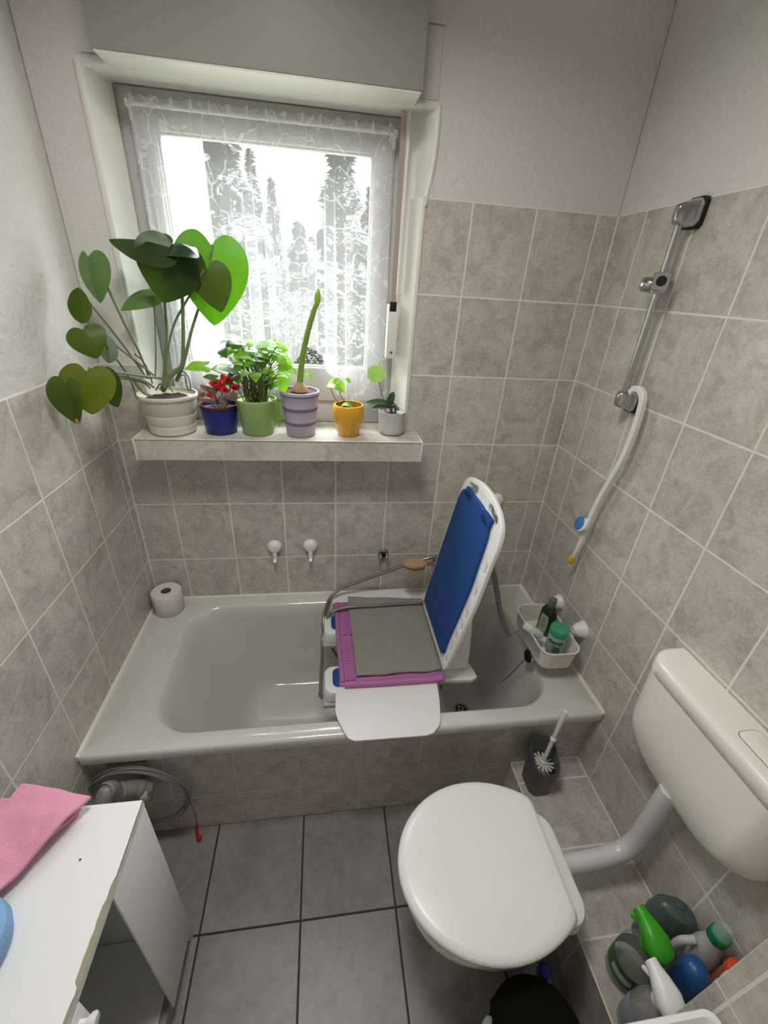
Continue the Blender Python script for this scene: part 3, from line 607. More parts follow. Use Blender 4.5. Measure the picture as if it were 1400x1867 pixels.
# toilet roll on the tub rim
tp = thing('toilet_roll', (-.063, -.062, RZ + .001), 'white toilet paper roll standing on the tub rim in the far left corner', 'toilet paper')
bm = B(); z = RZ + .001; lathe(bm, [(.019, z), (.053, z), (.0555, z + .003), (.0555, z + .089), (.053, z + .092), (.019, z + .092), (.019, z)], (-.068, -.068, 0), n=40); obj('paper', bm, mat('tissue', (214, 212, 206), .95, bump=.4, bscale=120), tp)
bm = B(); lathe(bm, [(.019, z + .001), (.019, z + .091), (.0178, z + .091), (.0178, z + .001), (.019, z + .001)], (-.068, -.068, 0), n=30); obj('cardboard_core', bm, mat('cardboard', (120, 104, 86), .9), tp)
bm = B(); grid(bm, lambda s, t: (-.068 + (.0562 + .004 * s * s) * math.cos(PI * (1.02 + .25 * s)), -.068 + (.0562 + .004 * s * s) * math.sin(PI * (1.02 + .25 * s)), z + .004 + .086 * t), 8, 4); obj('loose_sheet', bm, MATS['tissue'], tp)

# ------------------------------------------------------------------ shower rail and lotion applicator on the right wall
rail = thing('shower_rail', (XR, -.33, 1.42), 'chrome shower rail with sliding holder on the right tiled wall', 'shower rail')
RX, RY = 1.430, -.330
bm = B(); tube(bm, [(RX, RY, 1.42), (RX, RY, 1.885)], .0095, 14, 0); obj('rail', bm, chrome, rail)
def rail_end(zc, up):
    bm = B(); s = 1 if up else -1
    pro = [((XR - .010), .044, .030), (XR - .018, .043, .029), (RX + .010, .032, .027), (RX - .004, .024, .025), (RX - .016, .018, .020), (RX - .021, .010, .012)]
    loft(bm, [[(x, RY + yy, zc + zz - (0 if i < 2 else s * .004)) for yy, zz in rrect(-a if False else -a * .62, a * .62, -b, b, min(a * .62, b) * .6, 5)] for i, (x, a, b) in enumerate(pro)]); o = obj('bracket', bm, chrome, rail)
    bm = B(); loft(bm, [[(x, RY + yy, zc + zz) for yy, zz in rrect(-.030, .030, -.033, .033, .012, 5)] for x in (XR - .0005, XR - .0105)]); obj('base_gasket', bm, black_pl, o)
rail_end(1.885, True); rail_end(1.428, False)
sl = B(); cyl(sl, (RX, RY, 1.708), .0215, .048, (0, 0, 1), 20, .003); slo = obj('slider', sl, chrome, rail)
bm = B(); cyl(bm, (RX - .008, RY + .012, 1.728), .0185, .030, (-.35, .8, 0), 20, .005); obj('clamp_knob', bm, chrome, slo)
bm = B(); loft(bm, [[V((RX - .014, RY - .010, 1.732)) + V((-.45, -.88, .1)) * d_ + V((.88, -.45, 0)) * a_ + V((0, 0, 1)) * b_ for a_, b_ in rrect(-w_, w_, -w_ * 1.1, w_ * 1.1, .006, 4)] for d_, w_ in ((0, .014), (.004, .017), (.034, .019), (.036, .018))]); cr_ = obj('hand_shower_cradle', bm, chrome, slo)
bm = B(); cyl(bm, V((RX - .014, RY - .010, 1.732)) + V((-.45, -.88, .1)) * .0355, .012, .002, (-.45, -.88, .1), 16); obj('cradle_opening', bm, black_pl, cr_)
# applicator
ap = thing('back_lotion_applicator', (1.43, -.37, 1.45), 'long curved white back lotion applicator hooked over the lower shower rail bracket', 'applicator')
AX = 1.436
pts = [at(u, v, x=AX) for u, v in ((1150, 716), (1158, 709), (1168, 712), (1172, 728), (1166, 755), (1153, 795), (1134, 840), (1108, 885), (1086, 925), (1070, 962), (1057, 995), (1045, 1018))]
P2 = spline(pts, 8); bm = B(); rings = []
for i, q in enumerate(P2):
    t = (P2[min(i + 1, len(P2) - 1)] - P2[max(i - 1, 0)]).normalized(); nrm = V((1, 0, 0)); sd = t.cross(nrm).normalized()
    w = .0085 if i < 80 else .0085 - .004 * (i - 80) / max(1, len(P2) - 81)
    rings.append([q + sd * a + nrm * b for a, b in ((-w, -.006), (-w * .8, -.008), (w * .8, -.008), (w, -.006), (w, .006), (w * .8, .008), (-w * .8, .008), (-w, .006))])
loft(bm, rings); obj('handle', bm, white_pl, ap)
q = at(1060, 955, x=AX - .014); bm = B(); cyl(bm, q, .024, .012, (-.9, .1, .3), 28, .004); obj('lotion_pad', bm, mat('pad_blue', (58, 122, 186), .6), ap)
q = at(1064, 955, x=AX - .010); bm = B(); cyl(bm, q + V((0, -.004, -.004)), .0245, .013, (-.9, .1, .3), 28, .003); obj('pad_ring', bm, white_pl, ap)
q0, q1 = at(1045, 1012, x=AX - .004), at(1037, 1036, x=AX - .004); bm = B(); lathe(bm, [(0, 0), (.008, .002), (.013, .012), (.0125, .028), (.007, .036), (0, .037)], q0, q1 - q0, 14, .7, 1.0); obj('tip', bm, mat('tip_yellow', (224, 178, 20), .45), ap)

# ------------------------------------------------------------------ suction caddy and what it holds
cz0, cz1 = .542, .622
cad = thing('suction_caddy', (1.36, -.42, cz0), 'white plastic shower caddy held by two suction cups low on the right wall', 'caddy')
bm = B(); wl = lambda i, z, r: [(x, y, z) for x, y in rrect(1.283 + i, 1.430 - i, -.548 + i, -.290 - i, r, 8)]
rs = [wl(.016, cz0, .034), wl(.010, cz0 + .004, .036), wl(.003, cz1 - .006, .04), wl(.0, cz1 - .003, .042), wl(.0, cz1, .042), wl(.005, cz1, .038), wl(.006, cz1 - .004, .038), wl(.015, cz0 + .006, .034)]
loft(bm, rs); obj('tray', bm, mat('caddy_white', (222, 221, 211), .4), cad)
for k, (u, v) in enumerate(((1013, 1098), (1055, 1148))):
    q = at(u, v, x=1.452)
    bm = B(); lathe(bm, [(0, .040), (.014, .040), (.015, .036), (.024, .024), (.027, .008), (.031, .003), (.031, 0), (0, 0)], (XR - .0005, q.y, q.z), (-1, 0, 0), 26); cup = obj('suction_cup', bm, white_pl, cad)
    bm = B(); tube(bm, [(XR - .03, q.y, q.z - .012), (1.436, q.y - .002, q.z - .035), (1.428, q.y - .004, cz1 - .006)], .006, 8); obj('arm', bm, white_pl, cup)
# shampoo bottle
c0 = V((1.385, -.368, cz0 + .008)); sh = thing('shampoo_bottle', c0, 'dark green oval shampoo bottle with grey cap standing in the caddy', 'bottle')
bm = B(); lathe(bm, [(0, 0), (.030, .0), (.033, .004), (.033, .085), (.030, .105), (.018, .125), (.014, .128), (0, .128)], c0, n=28, sx=.62, sy=1.0, u=(.92, .4, 0)); obj('body', bm, clear_mat('green_plastic', (34, 48, 20), .92, .2), sh)
bm = B(); cyl(bm, c0 + V((0, 0, .126)), .0145, .036, (0, 0, 1), 20, .002); obj('cap', bm, mat('cap_grey', (104, 108, 98), .4), sh)
def wrap(c, r, ang0, z0, k=1.0):
    def f(a, b, d):
        th = ang0 + a / r; return V((c.x + (r + .0006 + d) * math.cos(th), c.y + (r + .0006 + d) * math.sin(th), z0 + b))
    return f
dv = V((-.92, -.40, 0)); lu = V((.40, -.92, 0))
def lab_pt(a, h, o=0.0): return c0 + lu * a + dv * (.0205 * math.sqrt(max(0, 1 - (a / .033) ** 2)) + .0008 + o) + V((0, 0, h))
bm = B(); grid(bm, lambda s, t: lab_pt((s - .5) * .036 * (.5 + .5 * math.sin(PI * min(1, .12 + t * .76)) ** .6), .012 + t * .082), 12, 10); lb = obj('label', bm, mat('label_pale_green', (158, 176, 136), .5), sh)
bm = B()
for k in range(4): grid(bm, lambda s, t: lab_pt((s - .5) * (.020 - .002 * k), .040 + k * .011 + t * .0025, .0006), 6, 1)
obj('label_lines', bm, mat('label_print_green', (70, 90, 60), .5), lb)
# teal shower bottle standing at the near end
c1 = V((1.366, -.474, cz0 + .030)); ja = thing('shower_gel_bottle', c1, 'pale mint bottle with green cap and dark lettering standing in the caddy', 'bottle')
mint = mat('mint_plastic', (150, 182, 170), .3); jade = mat('cap_jade', (62, 156, 116), .35)
RJ = .030
bm = B(); lathe(bm, [(0, 0), (RJ - .002, 0), (RJ, .003), (RJ, .068), (.0285, .074), (0, .074)], c1, n=32); obj('body', bm, mint, ja)
bm = B(); cyl(bm, c1 + V((0, 0, .0735)), .0315, .030, (0, 0, 1), 32, .003); obj('cap', bm, jade, ja)
a0 = math.atan2(CAM.y - c1.y, CAM.x - c1.x)
bm = text_bm('ISANA', .0185, wrap(c1, RJ, a0 + .06, c1.z + .052), .0003); obj('brand_lettering', bm, mat('print_dark', (24, 30, 44), .5), ja)
bm = B()
for k, w in enumerate((.016, .020, .012)): 
    f = wrap(c1, RJ, a0 - .02, c1.z + .038 - k * .006); grid(bm, lambda s, t: f((s - .5) * w, t * .0025, .0002), 8, 1)
obj('small_print', bm, mat('print_grey', (84, 104, 104), .5), ja)
bm = B(); f = wrap(c1, RJ, a0 + .35, c1.z + .010)
grid(bm, lambda s, t: f((s - .5) * .030, t * .026 * math.sin(PI * s) ** .5, .0001), 12, 3); obj('olive_picture', bm, mat('print_olive', (84, 98, 70), .5), ja)
# white tube lying on the rim
d0, d1 = at(955, 1139, z=.640), at(984, 1158, z=.606); dx = d1 - d0
tb = thing('lotion_bottle', d0, 'white rounded lotion bottle lying slanted in the caddy', 'bottle')
bm = B(); lathe(bm, [(0, .022), (.014, .022), (.0165, .027), (.0165, .072), (.013, .078), (0, .079)], d0, dx, 24); obj('body', bm, mat('bottle_frosted', (200, 204, 204), .35), tb)
bm = B(); lathe(bm, [(0, 0), (.010, .001), (.014, .005), (.015, .023), (0, .023)], d0, dx, 24); obj('cap', bm, white_pl, tb)

# ------------------------------------------------------------------ toilet, cistern, brush
TY = -1.004
toi = thing('toilet', (.98, TY, 0), 'white floor standing toilet with closed lid facing the cabinet', 'toilet')
def dshape(x0, x1, hw, hb, k=1.0, n=26):
    """front half ellipse at x0, straight hinge edge at x1"""
    xm = x0 + (x1 - x0) * .56; pts = []
    for i in range(n + 1):
        a = PI / 2 + PI * i / n; pts.append((xm + (xm - x0) * math.cos(a), TY + hw * math.sin(a)))
    back = []
    for i in range(1, 9):
        t = i / 8; xx = xm + (x1 - .022 - xm) * t; back.append((xx, hw - (hw - hb) * t ** 2.1))
    back += [(x1 - .008, hb - .010), (x1, hb - .026)]
    return pts + [(a, TY - b) for a, b in back] + [(a, TY + b) for a, b in back[::-1]]
def dl(x0, x1, hw, hb, z): return [(a, b, z) for a, b in dshape(x0, x1, hw, hb)]
bm = B(); loft(bm, [dl(.736, 1.130, .186, .142, .4035), dl(.729, 1.134, .191, .147, .407), dl(.729, 1.134, .191, .147, .416), dl(.735, 1.131, .186, .143, .4215), dl(.752, 1.120, .172, .131, .4245), dl(.84, 1.06, .09, .07, .4265)]); obj('lid', bm, lidwhite, toi, ang=60)
bm = B(); loft(bm, [dl(.742, 1.130, .180, .140, .384), dl(.735, 1.134, .186, .145, .388), dl(.735, 1.134, .186, .145, .400), dl(.740, 1.131, .183, .142, .403)]); obj('seat', bm, lidwhite, toi, ang=60)
def ov(x0, x1, hw, z, n=40):
    cx, rx = (x0 + x1) / 2, (x1 - x0) / 2; return [(cx + rx * math.copysign(abs(math.cos(2 * PI * i / n)) ** .85, math.cos(2 * PI * i / n)), TY + hw * math.copysign(abs(math.sin(2 * PI * i / n)) ** .85, math.sin(2 * PI * i / n)), z) for i in range(n)]
bm = B(); loft(bm, [ov(.92, 1.20, .105, .0), ov(.92, 1.20, .105, .015), ov(.93, 1.195, .095, .03), ov(.915, 1.19, .095, .12), ov(.87, 1.185, .115, .20), ov(.80, 1.175, .150, .275), ov(.757, 1.165, .173, .335), ov(.744, 1.162, .180, .365), ov(.744, 1.162, .180, .380), ov(.752, 1.155, .172, .3835)]); obj('bowl', bm, ceramic, toi, ang=60)
bm = B(); loft(bm, [[(x, y, z) for x, y in rrect(1.06 + i, 1.178 - i, TY - .140 + i, TY + .115 - i, (.055, .005, .005, .045), 8)] for z, i in ((.335, .012), (.345, 0), (.378, 0), (.385, .003), (.388, .010))]); obj('rear_shelf', bm, ceramic, toi)
for dy in (-.075, .075):
    bm = B(); tube(bm, [(1.132, TY + dy - .015, .3955), (1.132, TY + dy + .015, .3955)], .0075, 12, 0); obj('hinge', bm, white_pl, toi)
# cistern
cis = thing('toilet_cistern', (1.42, -.995, .60), 'cream white plastic toilet cistern hung low on the right wall', 'cistern')
CY0, CY1 = -1.205, -.796
def cr(z, zb=.60, r=.085):
    h = z - zb; e = r - math.sqrt(max(0, r * r - (r - h) ** 2)) if h < r else 0.0
    g = .030 * (1 - min(1, h / .12)) ** 1.5
    tp_ = .012 * (1 - min(1, (z - zb) / .28))
    return [(x, y, z) for x, y in rrect(1.368 + g + tp_ * .2, XR - .001, CY0 + e + tp_, CY1 - e - tp_, (.002, .063, .063, .002), 8)]
bm = B(); loft(bm, [cr(z) for z in (.6005, .603, .608, .615, .625, .64, .66, .685, .72, .78, .84, .868)]); obj('tank', bm, cream, cis, ang=60)
def cl(i, z): return [(x, y, z) for x, y in rrect(1.3665 + i, XR - .001, CY0 - .001 + i, CY1 + .001 - i, (.002, .064, .064, .002), 8)]
bm = B(); loft(bm, [cl(.003, .869), cl(0, .871), cl(0, .900), cl(.002, .906), cl(.007, .911), cl(.016, .9135)]); tl_ = obj('tank_lid', bm, cream, cis, ang=60)
bm = B(); loft(bm, [[(x, y, z) for x, y in rrect(1.398 + i, 1.452 - i, -1.125 + i, -1.030 - i, .014, 6)] for z, i in ((.9125, 0), (.9148, 0), (.916, .002))]); obj('flush_button', bm, cream, cis)
bm = B(); loft(bm, [[(x, y, z) for x, y in rrect(1.3965, 1.4535, -1.1265, -1.0285, .015, 6)] for z in (.9120, .9142)]); obj('button_gap', bm, grey_pl, cis)
bm = B(); tube(bm, [(1.412, -.985, .612), (1.412, -.985, .46), (1.408, -.987, .385), (1.385, -.989, .335), (1.335, -.992, .312), (1.26, -.996, .308), (1.155, -1.0, .308)], .0255, 18, 10); obj('flush_pipe', bm, mat('pipe_white', (206, 206, 206), .25), cis)
# brush holder with brush on the ledge
hc = V((1.272, -.722, LZ)); tbh = thing('toilet_brush_holder', hc, 'dark grey toilet brush holder standing in the corner of the tiled ledge', 'holder')
bm = B()
def hr(r, z, sl=0): return [(hc.x + x, hc.y + y, LZ + z - sl * (-y) * 1.0) for x, y in rrect(-r * .92, r * .92, -r * 1.06, r * 1.06, r * .62, 8)]
loft(bm, [hr(.040, .0005), hr(.043, .004), hr(.045, .06), hr(.047, .125, .55), hr(.048, .150, .62), hr(.046, .153, .62), hr(.043, .150, .62), hr(.041, .06), hr(.038, .01)]); obj('cup', bm, grey_dk, tbh, ang=60)
tbr = thing('toilet_brush', hc + V((0, 0, .1)), 'white toilet brush with round bristle head standing in the dark grey holder', 'brush')
tip = at(1031, 1297, y=-.705); bs = V((1.276, -.716, LZ + .105)); dirb = (tip - bs).normalized()
bm = B(); Lb = (tip - bs).length; lathe(bm, [(0, 0), (.007, 0), (.0065, Lb * .45), (.0095, Lb * .46), (.0095, Lb * .49), (.006, Lb * .5), (.0075, Lb * .75), (.0085, Lb * .93), (.007, Lb), (0, Lb)], bs, dirb, 14); obj('handle', bm, white_pl, tbr)
bm = B(); cyl(bm, bs - dirb * .01, .014, .02, dirb, 16, .003)
U_, W_, A_ = basis(dirb)
for ring in range(5):
    for k in range(14):
        a = 2 * PI * (k + .5 * (ring % 2)) / 14; d = (U_ * math.cos(a) + W_ * math.sin(a)); st_ = bs - dirb * (.002 + ring * .014)
        R_ = .036 if ring < 4 else .030
        tube(bm, [st_ + d * .008, st_ + d * R_ + dirb * .002], .0036, 5, 0)
obj('bristles', bm, mat('brush_bristles', (212, 212, 204), .7), tbr)

# ------------------------------------------------------------------ bottles on the ledge
def bottle(name, c, prof, m, label, n=28, sx=1, sy=1, u=(1, 0, 0), part='body'):
    c = V(c); t = thing(name, c, label, 'bottle'); bm = B(); lathe(bm, prof, c, n=n, sx=sx, sy=sy, u=u); obj(part, bm, m, t); return t
def trigger(t, c, z, yaw, m, s=1.0):
    ca, sa = math.cos(yaw), math.sin(yaw); X_, Y_ = V((ca, sa, 0)), V((-sa, ca, 0)); c = V(c)
    def ring(f, h, w, hh): return [c + X_ * (f * s) + Y_ * (a * s) + V((0, 0, z + (h + b) * s)) for a, b in rrect(-w, w, -hh, hh, min(w, hh) * .8, 4)]
    bm = B(); loft(bm, [ring(-.040, .024, .012, .010), ring(-.033, .028, .024, .020), ring(-.008, .034, .028, .025), ring(.018, .040, .021, .020), ring(.036, .044, .014, .014), ring(.050, .045, .013, .013)]); hd = obj('spray_head', bm, m, t, ang=60)
    bm = B(); cyl(bm, c + V((0, 0, z - .012)), .016 * s, .030 * s, (0, 0, 1), 20, .002); obj('collar', bm, m, hd)
    bm = B(); tube(bm, [c + X_ * .018 * s + V((0, 0, z + .030 * s)), c + X_ * .036 * s + V((0, 0, z + .014 * s)), c + X_ * .050 * s + V((0, 0, z + .002 * s))], (.007, .005), 8); obj('trigger', bm, m, hd)
LB = LZ + .0005
green_pl = mat('bright_green_plastic', (58, 158, 30), .35)
a = V((1.294, -1.186, LB))
A_b = bottle('spray_bottle', a, [(0, 0), (.043, 0), (.046, .004), (.046, .105), (.042, .125), (.025, .150), (.014, .162), (0, .163)], clear_mat('clear_smoke', (128, 136, 120), .34, .05), 'clear spray bottle with bright green spray head beside the toilet')
bm = B(); lathe(bm, [(.0466, .030), (.0466, .085)], a, n=40); lab = obj('label', bm, mat('label_green', (44, 92, 34), .5), A_b)
bm = B(); ang = math.atan2(CAM.y - a.y, CAM.x - a.x)
f = wrap(a, .0466, ang, a.z + .045)
grid(bm, lambda s, t: f((s - .5) * .050, t * .022, .0003), 12, 2); obj('label_panel', bm, mat('label_grey', (176, 180, 172), .5), lab)
trigger(A_b, a, .172, math.radians(97), green_pl, 1.05)
b_ = bottle('cleaner_bottle', (1.405, -1.140, LB), [(0, 0), (.046, 0), (.050, .004), (.054, .10), (.054, .13), (.050, .160), (.034, .185), (.012, .192), (0, .192)], clear_mat('smoky_green', (74, 92, 84), .85, .25), 'dark grey green cleaner bottle standing behind the green spray head', sx=.75, u=(.5, .86, 0))
bm = B(); cyl(bm, (1.412, -1.134, LB + .186), .011, .010, (0, 0, 1), 20, .002); obj('cap', bm, mat('smoky_cap', (70, 82, 78), .4), b_)
bm = plate([slot(0, 0, .020, .085)], .001, 0, lambda p_, q_, r_: V((1.405 - .0475 * math.cos(.6) , -1.140 + p_, LB + .085 + q_)) + V((-.006 + r_, 0, 0))); obj('label', bm, mat('label_grey', (176, 180, 172), .5), b_)
c_ = V((1.430, -1.206, LB)); c_b = bottle('detergent_bottle', c_, [(0, 0), (.030, 0), (.033, .004), (.033, .13), (.030, .165), (.022, .200), (.019, .215), (.019, .235), (0, .236)], clear_mat('milky_clear', (206, 204, 202), .75, .2), 'milky clear detergent bottle with green cap standing against the right wall')
bm = B(); cyl(bm, c_ + V((0, 0, .225)), .021, .026, (0, 0, 1), 22, .002); capg = obj('cap', bm, mat('cap_green', (16, 118, 66), .3), c_b)
bm = B(); lathe(bm, [(.018, .251), (.017, .268), (.010, .279), (0, .281)], c_, n=22); obj('clear_hood', bm, clear_mat('hood_clear', (200, 214, 206), .35, .05), capg)
bm = B(); tube(bm, [c_ + V((-.030, .012, .10)), c_ + V((-.055, .018, .13)), c_ + V((-.052, .018, .17)), c_ + V((-.026, .012, .185))], .009, 10); obj('grip', bm, MATS['milky_clear'], c_b)
bm = B(); lathe(bm, [(.0334, .02), (.0334, .10)], c_, n=30); obj('orange_label', bm, mat('label_orange', (170, 92, 66), .5), c_b)
d_ = V((1.260, -1.269, LB)); d_b = bottle('spray_cleaner', d_, [(0, 0), (.034, 0), (.037, .004), (.037, .11), (.030, .140), (.015, .160), (0, .161)], clear_mat('clear_grey', (168, 170, 160), .36, .05), 'clear spray bottle with white spray head at the edge of the tiled pilaster')
bm = B(); f = wrap(d_, .0376, math.radians(165), d_.z + .03); grid(bm, lambda s, t: f((s - .5) * .06, t * .075, .0003), 14, 2); obj('label', bm, mat('label_bluish', (150, 154, 166), .5), d_b)
trigger(d_b, d_, .172, math.radians(95), white_pl, 1.0)
e_ = bottle('blue_bottle', (1.358, -1.242, LB), [(0, 0), (.027, 0), (.031, .004), (.031, .14), (.030, .175), (.024, .205), (.012, .216), (0, .218)], mat('blue_plastic', (30, 78, 134), .35), 'plain blue plastic bottle with domed top behind the white spray head')
f_ = bottle('orange_capped_bottle', (1.434, -1.258, LB), [(0, 0), (.018, 0), (.020, .003), (.020, .18), (.018, .20), (.015, .205), (0, .205)], mat('red_brown_plastic', (150, 78, 60), .4), 'reddish bottle with orange cap nearest the pilaster corner')
bm = B(); cyl(bm, (1.434, -1.258, LB + .204), .021, .026, (0, 0, 1), 22, .004); obj('cap', bm, mat('cap_orange', (206, 78, 40), .4), f_)
g_ = bottle('white_capped_bottle', (1.398, -1.275, LB), [(0, 0), (.015, 0), (.017, .003), (.017, .20), (.014, .22), (0, .22)], mat('white_pearl', (204, 204, 202), .35), 'slim white bottle with flip cap half hidden by the pilaster edge')
bm = B(); cyl(bm, (1.398, -1.275, LB + .219), .017, .030, (0, 0, 1), 22, .004); obj('cap', bm, white_pl, g_)

# ------------------------------------------------------------------ bin and bottle below the toilet
bn = thing('waste_bin', (1.005, -1.280, 0), 'small black waste bin with a bag on the floor beside the toilet', 'bin')
bm = B(); lathe(bm, [(0, .0), (.075, .0), (.082, .01), (.098, .20), (.104, .25), (.108, .257), (.104, .270), (.088, .300), (.05, .320), (0, .326)], (1.005, -1.280, .0005), n=36); obj('body', bm, mat('bin_black', (9, 9, 10), .85, spec=.2), bn)
bm = B(); tube(bm, [(.898, -1.262, .22), (.892, -1.248, .256), (.905, -1.236, .268), (.915, -1.246, .25), (.900, -1.285, .19), (.898, -1.32, .12)], .008, 8); obj('bag_edge', bm, mat('bag_grey', (150, 156, 158), .4), bn)
bm = B(); sphere(bm, (.945, -1.212, .250), .016, (1.5, 1, .7)); obj('bag_knot', bm, MATS['bin_black'], bn)
bb = bottle('blue_capped_bottle', (1.095, -1.160, .0005), [(0, 0), (.030, 0), (.033, .004), (.033, .12), (.02, .16), (.013, .165), (0, .165)], clear_mat('milky_bottle', (190, 192, 196), .6, .2), 'clear bottle with dark blue cap on the floor under the toilet rim')
bm = B(); cyl(bm, (1.095, -1.160, .1645), .016, .032, (0, 0, 1), 20, .002); obj('cap', bm, mat('cap_blue', (26, 26, 142), .4), bb)

# ------------------------------------------------------------------ cabinet and cloths
cb = thing('white_cabinet', (.02, -1.3, 0), 'white chipboard cabinet with a chipped top edge along the left wall', 'cabinet')
CX, CYF, CYN, CT = .170, -.930, -1.72, .70
wlam = mat('white_laminate', (236, 237, 237), .38, var=.02, vscale=4); beige = mat('bare_chipboard', (158, 152, 130), .85, bump=.5, bscale=200)
bm = B(); NX, NY = 6, 110
def ctop(z, ed):
    rd = random.Random(5); out = []
    for i in range(NY + 1):
        y = CYF + (CYN - CYF) * i / NY
        w_ = 1.0 if y < -1.06 else .35; j = w_ * (.0035 * nz((y * 26, 2, 0)) + .0025 * nz((y * 70, 5, 0))) if ed else 0
        out.append((CX + (j if ed else 0) - (.0045 * w_ if ed else 0) - (.003 if ed and -1.2 < y < -1.10 else 0), y, z))
    return out
rows = [[(XL + .001, y, CT) for _, y, _ in ctop(0, False)], ctop(CT, True), [(CX, q[1], CT - .004) for q in ctop(0, False)], [(CX, q[1], CT - .018) for q in ctop(0, False)], [(XL + .001, q[1], CT - .018) for q in ctop(0, False)]]
vr = [[bm.verts.new(q) for q in r_] for r_ in rows]
for k in range(4):
    for i in range(NY):
        f = bm.faces.new((vr[k][i], vr[k][i + 1], vr[k + 1][i + 1], vr[k + 1][i])); f.material_index = 1 if k == 1 else 0
for i in range(NY): bm.faces.new((vr[4][i], vr[4][i + 1], vr[0][i + 1], vr[0][i]))
for i in (0, NY): bm.faces.new([vr[k][i] for k in range(5)])
obj('top', bm, [wlam, beige], cb, ang=20)
bm = B(); box(bm, (XL + .001, CYF - .016, .0005), (CX - .002, CYF - .001, CT - .018), .001); obj('end_panel', bm, wlam, cb)
bm = B(); box(bm, (CX - .005, -1.086, .06), (CX, CYF - .001, CT - .0185), .001); obj('front_panel', bm, wlam, cb)
bm = B(); box(bm, (CX - .030, CYN, .0005), (CX - .014, CYF - .017, .0595)); obj('plinth', bm, mat('plinth_grey', (150, 148, 144), .5), cb)
bm = B(); box(bm, (XL + .001, CYN, .0005), (XL + .008, CYF - .017, CT - .0185)); obj('back_panel', bm, wlam, cb)
bm = B(); box(bm, (XL + .009, CYN, .044), (CX - .031, CYF - .017, .060)); obj('bottom_board', bm, wlam, cb)
bm = B(); box(bm, (XL + .009, CYN, .0605), (CX - .001, CYN + .016, CT - .0185)); obj('end_panel', bm, wlam, cb)
bm = B(); box(bm, (CX - .017, -1.56, .065), (CX + .0005, -1.212, CT - .021), .001); dr_ = obj('door', bm, wlam, cb)
kb = at(170, 1862, x=CX + .02); bm = B(); lathe(bm, [(0, 0), (.005, 0), (.005, .010), (.011, .016), (.012, .021), (.009, .025), (0, .026)], (CX + .0005, kb.y, kb.z), (1, 0, 0), 20); obj('knob', bm, white_pl, dr_)
sp_ = at(146, 1567, z=CT + .0015); bm = B(); sphere(bm, sp_, .0016, (1.4, 1, .6), 8, 6); obj('dirt_speck', bm, black_pl, cb)
pinkm = mat('pink_microfibre', (226, 156, 184), .9, bump=.4, bscale=400)
def cloth(name, cs, z, label, seed, thick):
    def fn(s, t):
        q = bil(cs, s, t); q = V(q); q.z += .009 * nz((q.x + seed, q.y, 0), 11) + .004 * nz((q.x, q.y + seed, 3), 34) + .003 * math.sin(7 * (q.x * 2 + q.y) * 3 + seed)
        q.x += .002 * nz((t * 9, seed, 1)); return q
    bm = B(); grid(bm, fn, 26, 40); o = obj(name, bm, pinkm, ang=180); solid(o, thick); sub(o, 1); return tag(o, label, 'cloth', 'pink cloths on the cabinet')
z0 = CT + .017
cloth('folded_pink_cloth', [V((-.108, -.905, z0)), V((.060, -.940, z0)), V((-.062, -1.125, z0)), V((-.125, -1.130, z0))], z0, 'lower folded pink cloth lying directly on the white cabinet top', 3.3, .010)
cloth('folded_pink_cloth', [at(40, 1428, z=CT + .044), at(168, 1452, z=CT + .036), at(-70, 1690, z=CT + .036), V((-.122, -1.09, CT + .036))], z0 + .02, 'upper folded pink cloth with a raised far corner on top of the pink stack', 8.1, .009)
bl = B(); q = V((-.022, -1.150, CT + .030)); lathe(bl, [(0, -.029), (.045, -.028), (.066, -.018), (.070, .0), (.066, .016), (.045, .026), (0, .028)], q, (0, 0, 1), 36)
tag(obj('rolled_blue_cloth', bl, mat('pale_blue_cloth', (132, 172, 214), .9, bump=.5, bscale=120, var=.2, vscale=30)), 'pale blue rounded cloth bundle at the left edge of the cabinet top', 'cloth')
# white box rim at the lower right corner
wb = thing('white_storage_box', (1.13, -1.42, .40), 'white plastic open box in front of the tiled pilaster at the lower right', 'box')
bm = B(); fr = lambda i, z, r=.02: [(x, y, z) for x, y in rrect(.93 + i, 1.205 - i, -1.60 + i, -1.328 - i, r, 6)]
loft(bm, [fr(.03, .36), fr(.022, .365), fr(.006, .625), fr(0, .632), fr(.002, .640), fr(.010, .642), fr(.016, .636), fr(.03, .38)]); obj('shell', bm, white_pl, wb)
bm = B()
for x in (.97, 1.165):
    for y in (-1.56, -1.46): box(bm, (x - .012, y - .012, .0005), (x + .012, y + .012, .3655), .003)
obj('stand_leg', bm, grey_pl, wb)

# ------------------------------------------------------------------ access panel, waste pipe, cable coil, red tag
ps = at(195, 1397, y=-.655); pe = at(262, 1390, y=-.655)
acp = thing('access_panel', ((ps.x + pe.x) / 2, -.650, .33), 'dark metal inspection plate on the tub apron near the left wall', 'panel')
bm = B(); loft(bm, [[(ps.x, -.650, .404), (pe.x + .004, -.650, .404), (pe.x + .004, -.654, .406), (ps.x, -.654, .406)], [(ps.x, -.690, .262), (pe.x + .016, -.690, .262), (pe.x + .016, -.694, .264), (ps.x, -.694, .264)]]); obj('cover', bm, mat('dull_metal', (150, 152, 148), .35), acp)
bm = B(); box(bm, (ps.x - .004, -.6565, .404), (pe.x + .010, -.6495, .410), .001); obj('upper_flange', bm, grey_dk, acp)
w0 = at(268, 1438, y=-.700); pp = [w0 + V((.004, 0, .002)), at(240, 1437, y=-.715), at(215, 1445, y=-.735), at(190, 1458, y=-.77), V((-.10, -.86, .10)), V((-.11, -.90, .03))]
wp = thing('waste_pipe', w0, 'grey corrugated waste pipe bending behind the white cabinet', 'pipe')
bm = B(); tube(bm, pp, .022, 16, 10)
P_ = spline(pp, 8)
